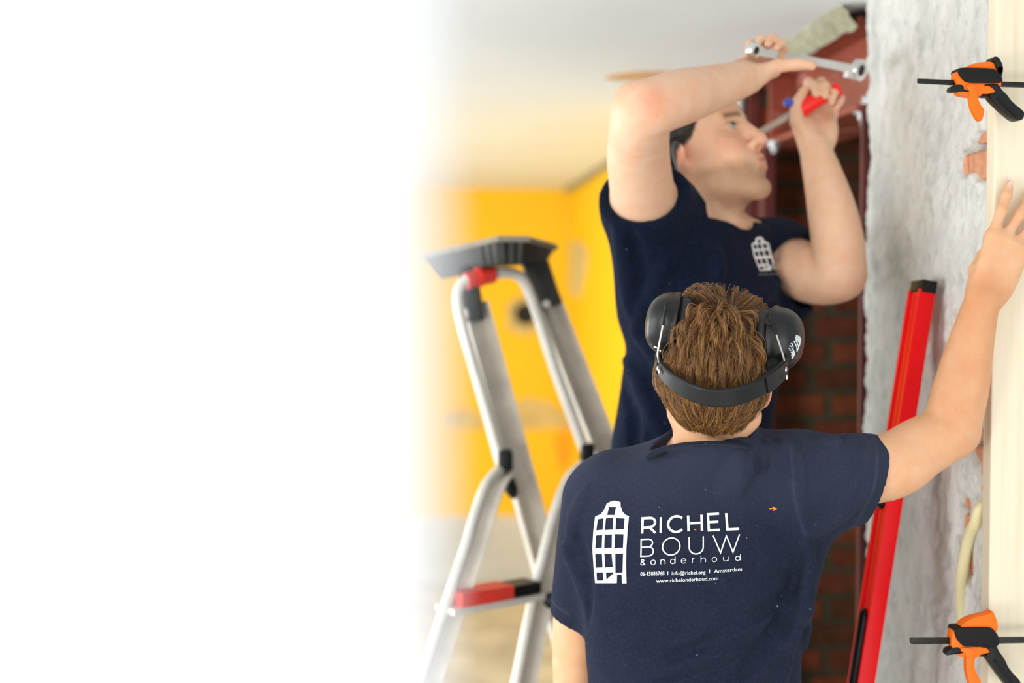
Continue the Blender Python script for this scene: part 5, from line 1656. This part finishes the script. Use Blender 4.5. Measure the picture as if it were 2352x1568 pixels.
# T-shirt
F = Field((.02, 2.20, 1.10), (.95, 3.10, 2.12), .0042)
F.loft((0, 0, 0), T2, [sec2(1620, 500, .085, .062), sec2(1622, 535, .135, .085), sec2(1625, 590, .172, .105), sec2(1622, 680, .184, .124), sec2(1622, 800, .176, .128), sec2(1606, 900, .172, .128), sec2(1592, 1000, .182, .128), sec2(1586, 1120, .19, .130), sec2(1582, 1240, .19, .130)], 2.3, .02)
F.cone(nb2 - np.array((0, 0, .01)), sR + (armR[1][0] - sR) * .1, .060, .074, .05)
F.cone(sR - TF * .0, armR[1][0] + (armR[1][0] - sR) * -.45, .070, .066, .03)
F.cone(nb2 - np.array((0, 0, .02)), sL, .060, .072, .05)
sLe = sL + (armL[1][0] - sL) * .70
F.cone(sL, sLe, .076, .070, .03)
F.cone(at(1468, 510, 2.60), at(1512, 700, 2.66), .058, .072, .04)
F.cone(at(1800, 660, 2.80), at(1805, 690, 2.80), .055, .05, .04)
for q, r, o in (([(1420, 520), (1440, 620), (1450, 720)], .012, 'u'), ([(1440, 500), (1475, 620), (1490, 740)], .008, 's'), ([(1560, 560), (1500, 660), (1460, 760)], .010, 'u'), ([(1460, 760), (1520, 830), (1560, 930)], .012, 'u'),
                ([(1440, 830), (1480, 900), (1520, 1000)], .012, 'u'), ([(1425, 880), (1450, 960), (1455, 1040)], .010, 's'), ([(1640, 560), (1650, 620), (1640, 700)], .007, 'u'), ([(1790, 640), (1750, 680), (1700, 700)], .009, 'u'), ([(1810, 680), (1790, 760), (1760, 840)], .010, 'u')):
    fold(F, q, r, .02, o)
F.cut((0, 0, at(1600, 1230, TD)[2]), (0, 0, -1))
nR = nrm(armR[1][0] - sR); eR = sR + (armR[1][0] - sR) * .14
F.cut_local(eR, nR, .17); F.cone(eR - nR * .04, eR + nR * .06, .0605, .063, .004, 's')
nL = nrm(armL[1][0] - sL); eL = sL + (armL[1][0] - sL) * .62
F.cut_local(eL, nL, .085); F.cone(eL - nL * .04, eL + nL * .06, .059, .062, .004, 's')
ncut = nrm(np.array((0, 0, 1.)) + TF * .35)
F.cut_local(nb2 + ncut * .038, ncut, .12)
F.cone(nb2 - ncut * .035 + TF * .012, nb2 + ncut * .08 + TF * .02, .064, .074, .005, 's')
V, Q = F.polygonise(); V = relax(V, Q, 2, .45)
V = V + np.array([noise.noise_vector((p[0] * 10, p[1] * 10, p[2] * 6))[:] for p in V]) * .003
shirt2 = np_mesh('t_shirt', V, Q, M_SHIRT2, P2, None, {'fade': np.zeros(len(V))})
TREE2 = BVHTree.FromPolygons([tuple(v) for v in V], [tuple(q) for q in Q.tolist()])
# small emblem on the breast
def quadmap(p, quad):
    u, v = (p[0] - 295) / 224, (p[1] - 452) / 506
    a, b_, c_, d_ = [np.array(q, float) for q in quad]
    return tuple((a * (1 - u) + b_ * u) * (1 - v) + (d_ * (1 - u) + c_ * u) * v)
pe_ = Print(TREE2, .0012)
QD = [(1719, 545), (1760, 543), (1788, 619), (1742, 622)]
pe_.curve_fill([[quadmap(p, QD) for p in l] for l in HOUSE])
pe_.build('house_emblem', M_PRINT, shirt2)
M_FAINT = material('small_grey_print', (120, 122, 136), .8)
pe_ = Print(TREE2, .0012)
def fit2(x0, x1, y0, y1, cap):
    def fn(x, y, a, c):
        t = (x - a) / (c - a); return (x0 + (x1 - x0) * t, y0 + (y1 - y0) * t - y * cap / .7)
    return fn
pe_.text('RICHEL BOUW', fit2(1744, 1790, 633, 630, 5), .01); pe_.build('lettering', M_FAINT, shirt2)
ring = []
ax1, ax2 = TR_, nrm(TF - ncut * (TF @ ncut))
for k in range(33):
    a_ = 2 * math.pi * k / 32
    ring.append(nb2 + TF * .014 + ncut * .030 + ax1 * math.cos(a_) * .068 + ax2 * math.sin(a_) * .072 - np.array((0, 0, .012 * max(0, math.sin(a_)))))
MB().tube(ring, .0035, 8, ry=.009, caps=False).build('collar', M_SHIRT2, P2, smooth=True)
# trousers, boots, platform (below the picture)
F = Field((-.05, 2.2, ZP), (.95, 3.2, 1.42), .009)
F.loft((0, 0, 0), T2, [sec2(1584, 1130, .165, .112), sec2(1582, 1250, .172, .118), sec2(1582, 1330, .165, .115)], 2.3, .02)
for hp, kn, an in legs2: F.chain([(hp - np.array((0, 0, .03)), .096), (kn, .072), (an, .064)], .03)
F.cut((0, 0, ZP + .06), (0, 0, -1))
V, Q = F.polygonise(); np_mesh('trousers', V, Q, M_TROUS, P2)
for hp, kn, an in legs2: boot(P2, an[0], an[1], ZP, tyaw + math.pi - 2 * tyaw + 0 if False else math.atan2(TF[0], TF[1]))
M_TREST = material('worn_trestle_timber', (150, 120, 84), .8, var=.25, vscale=10, stretch=(1, 8, 8))
tp = empty('trestle_platform', (hips[0], hips[1], 0))
tag(tp, 'low timber trestle platform under the boots of the worker at the beam', 'platform')
MB().obox((hips[0], hips[1], ZP - .02), (.36, .22, .02), T2, .004).build('top_board', M_TREST, tp)
for a_ in (-1, 1):
    for b_ in (-1, 1):
        q = np.array((hips[0], hips[1], 0)) + TR_ * a_ * .30 + TF * b_ * .17
        MB().bar([q + TR_ * a_ * .03 + np.array((0, 0, .001)), q + np.array((0, 0, ZP - .04))], .022, .022, TF).build('leg', M_TREST, tp)
    q = np.array((hips[0], hips[1], .18)) + TR_ * a_ * .318
    MB().bar([q - TF * .17, q + TF * .17], .012, .022, (0, 0, 1)).build('crossbar', M_TREST, tp)

# spanner
M_CHROME = material('polished_chrome', (226, 228, 230), .16, 1.0, var=.05)
p0, p1 = at(1728, 114, 2.565), at(1985, 163, 2.83)
t = nrm(p1 - p0); upv = nrm(np.array((0, -.35, 1)) - t * (np.array((0, -.35, 1)) @ t))
sp_ = empty('spanner', p0)
tag(sp_, 'shiny chrome ratchet spanner held up to the bolt in the red beam', 'spanner')
Ls = float(np.linalg.norm(p1 - p0)); side = np.cross(t, upv)
b = MB(); b.bar([p0 + t * .012, p0 + t * (Ls * .55), p0 + t * (Ls - .028)], [.0035] * 3, [.0085, .0075, .008], upv); b.build('shank', M_CHROME, sp_, smooth=30)
def ringhead(c, R, r, nm):
    b = MB(); n = 24
    o = [(R * math.cos(2 * math.pi * k / n), R * math.sin(2 * math.pi * k / n)) for k in range(n)]
    b.prism(o, c, t, upv, side, -.0065, .0065, .0015); x = b.build(nm, M_CHROME, sp_, smooth=35)
    b = MB(); o = [(r * math.cos(2 * math.pi * k / 12) * (1 if k % 2 else .88), r * math.sin(2 * math.pi * k / 12) * (1 if k % 2 else .88)) for k in range(12)]
    b.prism(o, c, t, upv, side, -.0069, .0069); b.build('socket', M_BLK, x)
ringhead(p0 + t * (Ls - .020), .0215, .0125, 'ring_head'); ringhead(p0 + t * .004, .0135, .0075, 'ring_head')
lv_ = p0 + t * (Ls - .062) - upv * .013
b = MB(); b.bar([lv_, lv_ + t * .028], [.004, .004], [.006, .005], upv); b.build('reverse_lever', M_CHROME, sp_, smooth=30)
# screwdriver: grey blade, red and blue handle in the left fist
d0, d1, d2_ = at(1716, 322, 2.79), at(1826, 258, 2.775), at(1925, 205, 2.77)
dr_ = empty('screwdriver', d1)
tag(dr_, 'screwdriver with grey shaft and red and blue handle held in a fist', 'screwdriver')
M_SHAFT = material('dull_grey_steel', (176, 162, 148), .5, .3, var=.15)
tt = nrm(d1 - d0)
b = MB(); b.tube([d0, d0 + tt * .02, d1], [.0045, .0072, .0078], 12); b.build('shaft', M_SHAFT, dr_, smooth=True)
M_SDR = material('red_handle', (246, 20, 12), .35); M_SDB = material('blue_handle_cap', (66, 84, 190), .4)
b = MB(); b.tube([d1 - tt * .006, d1, d1 + tt * .012, d1 + tt * .05, d2_], [.010, .0165, .017, .0145, .015], 14); b.build('handle', M_SDR, dr_, smooth=True)
e = at(1811, 236, 2.765); MB().ball(e, (.010, .012, .009)).build('handle_cap', M_SDB, dr_, smooth=True)
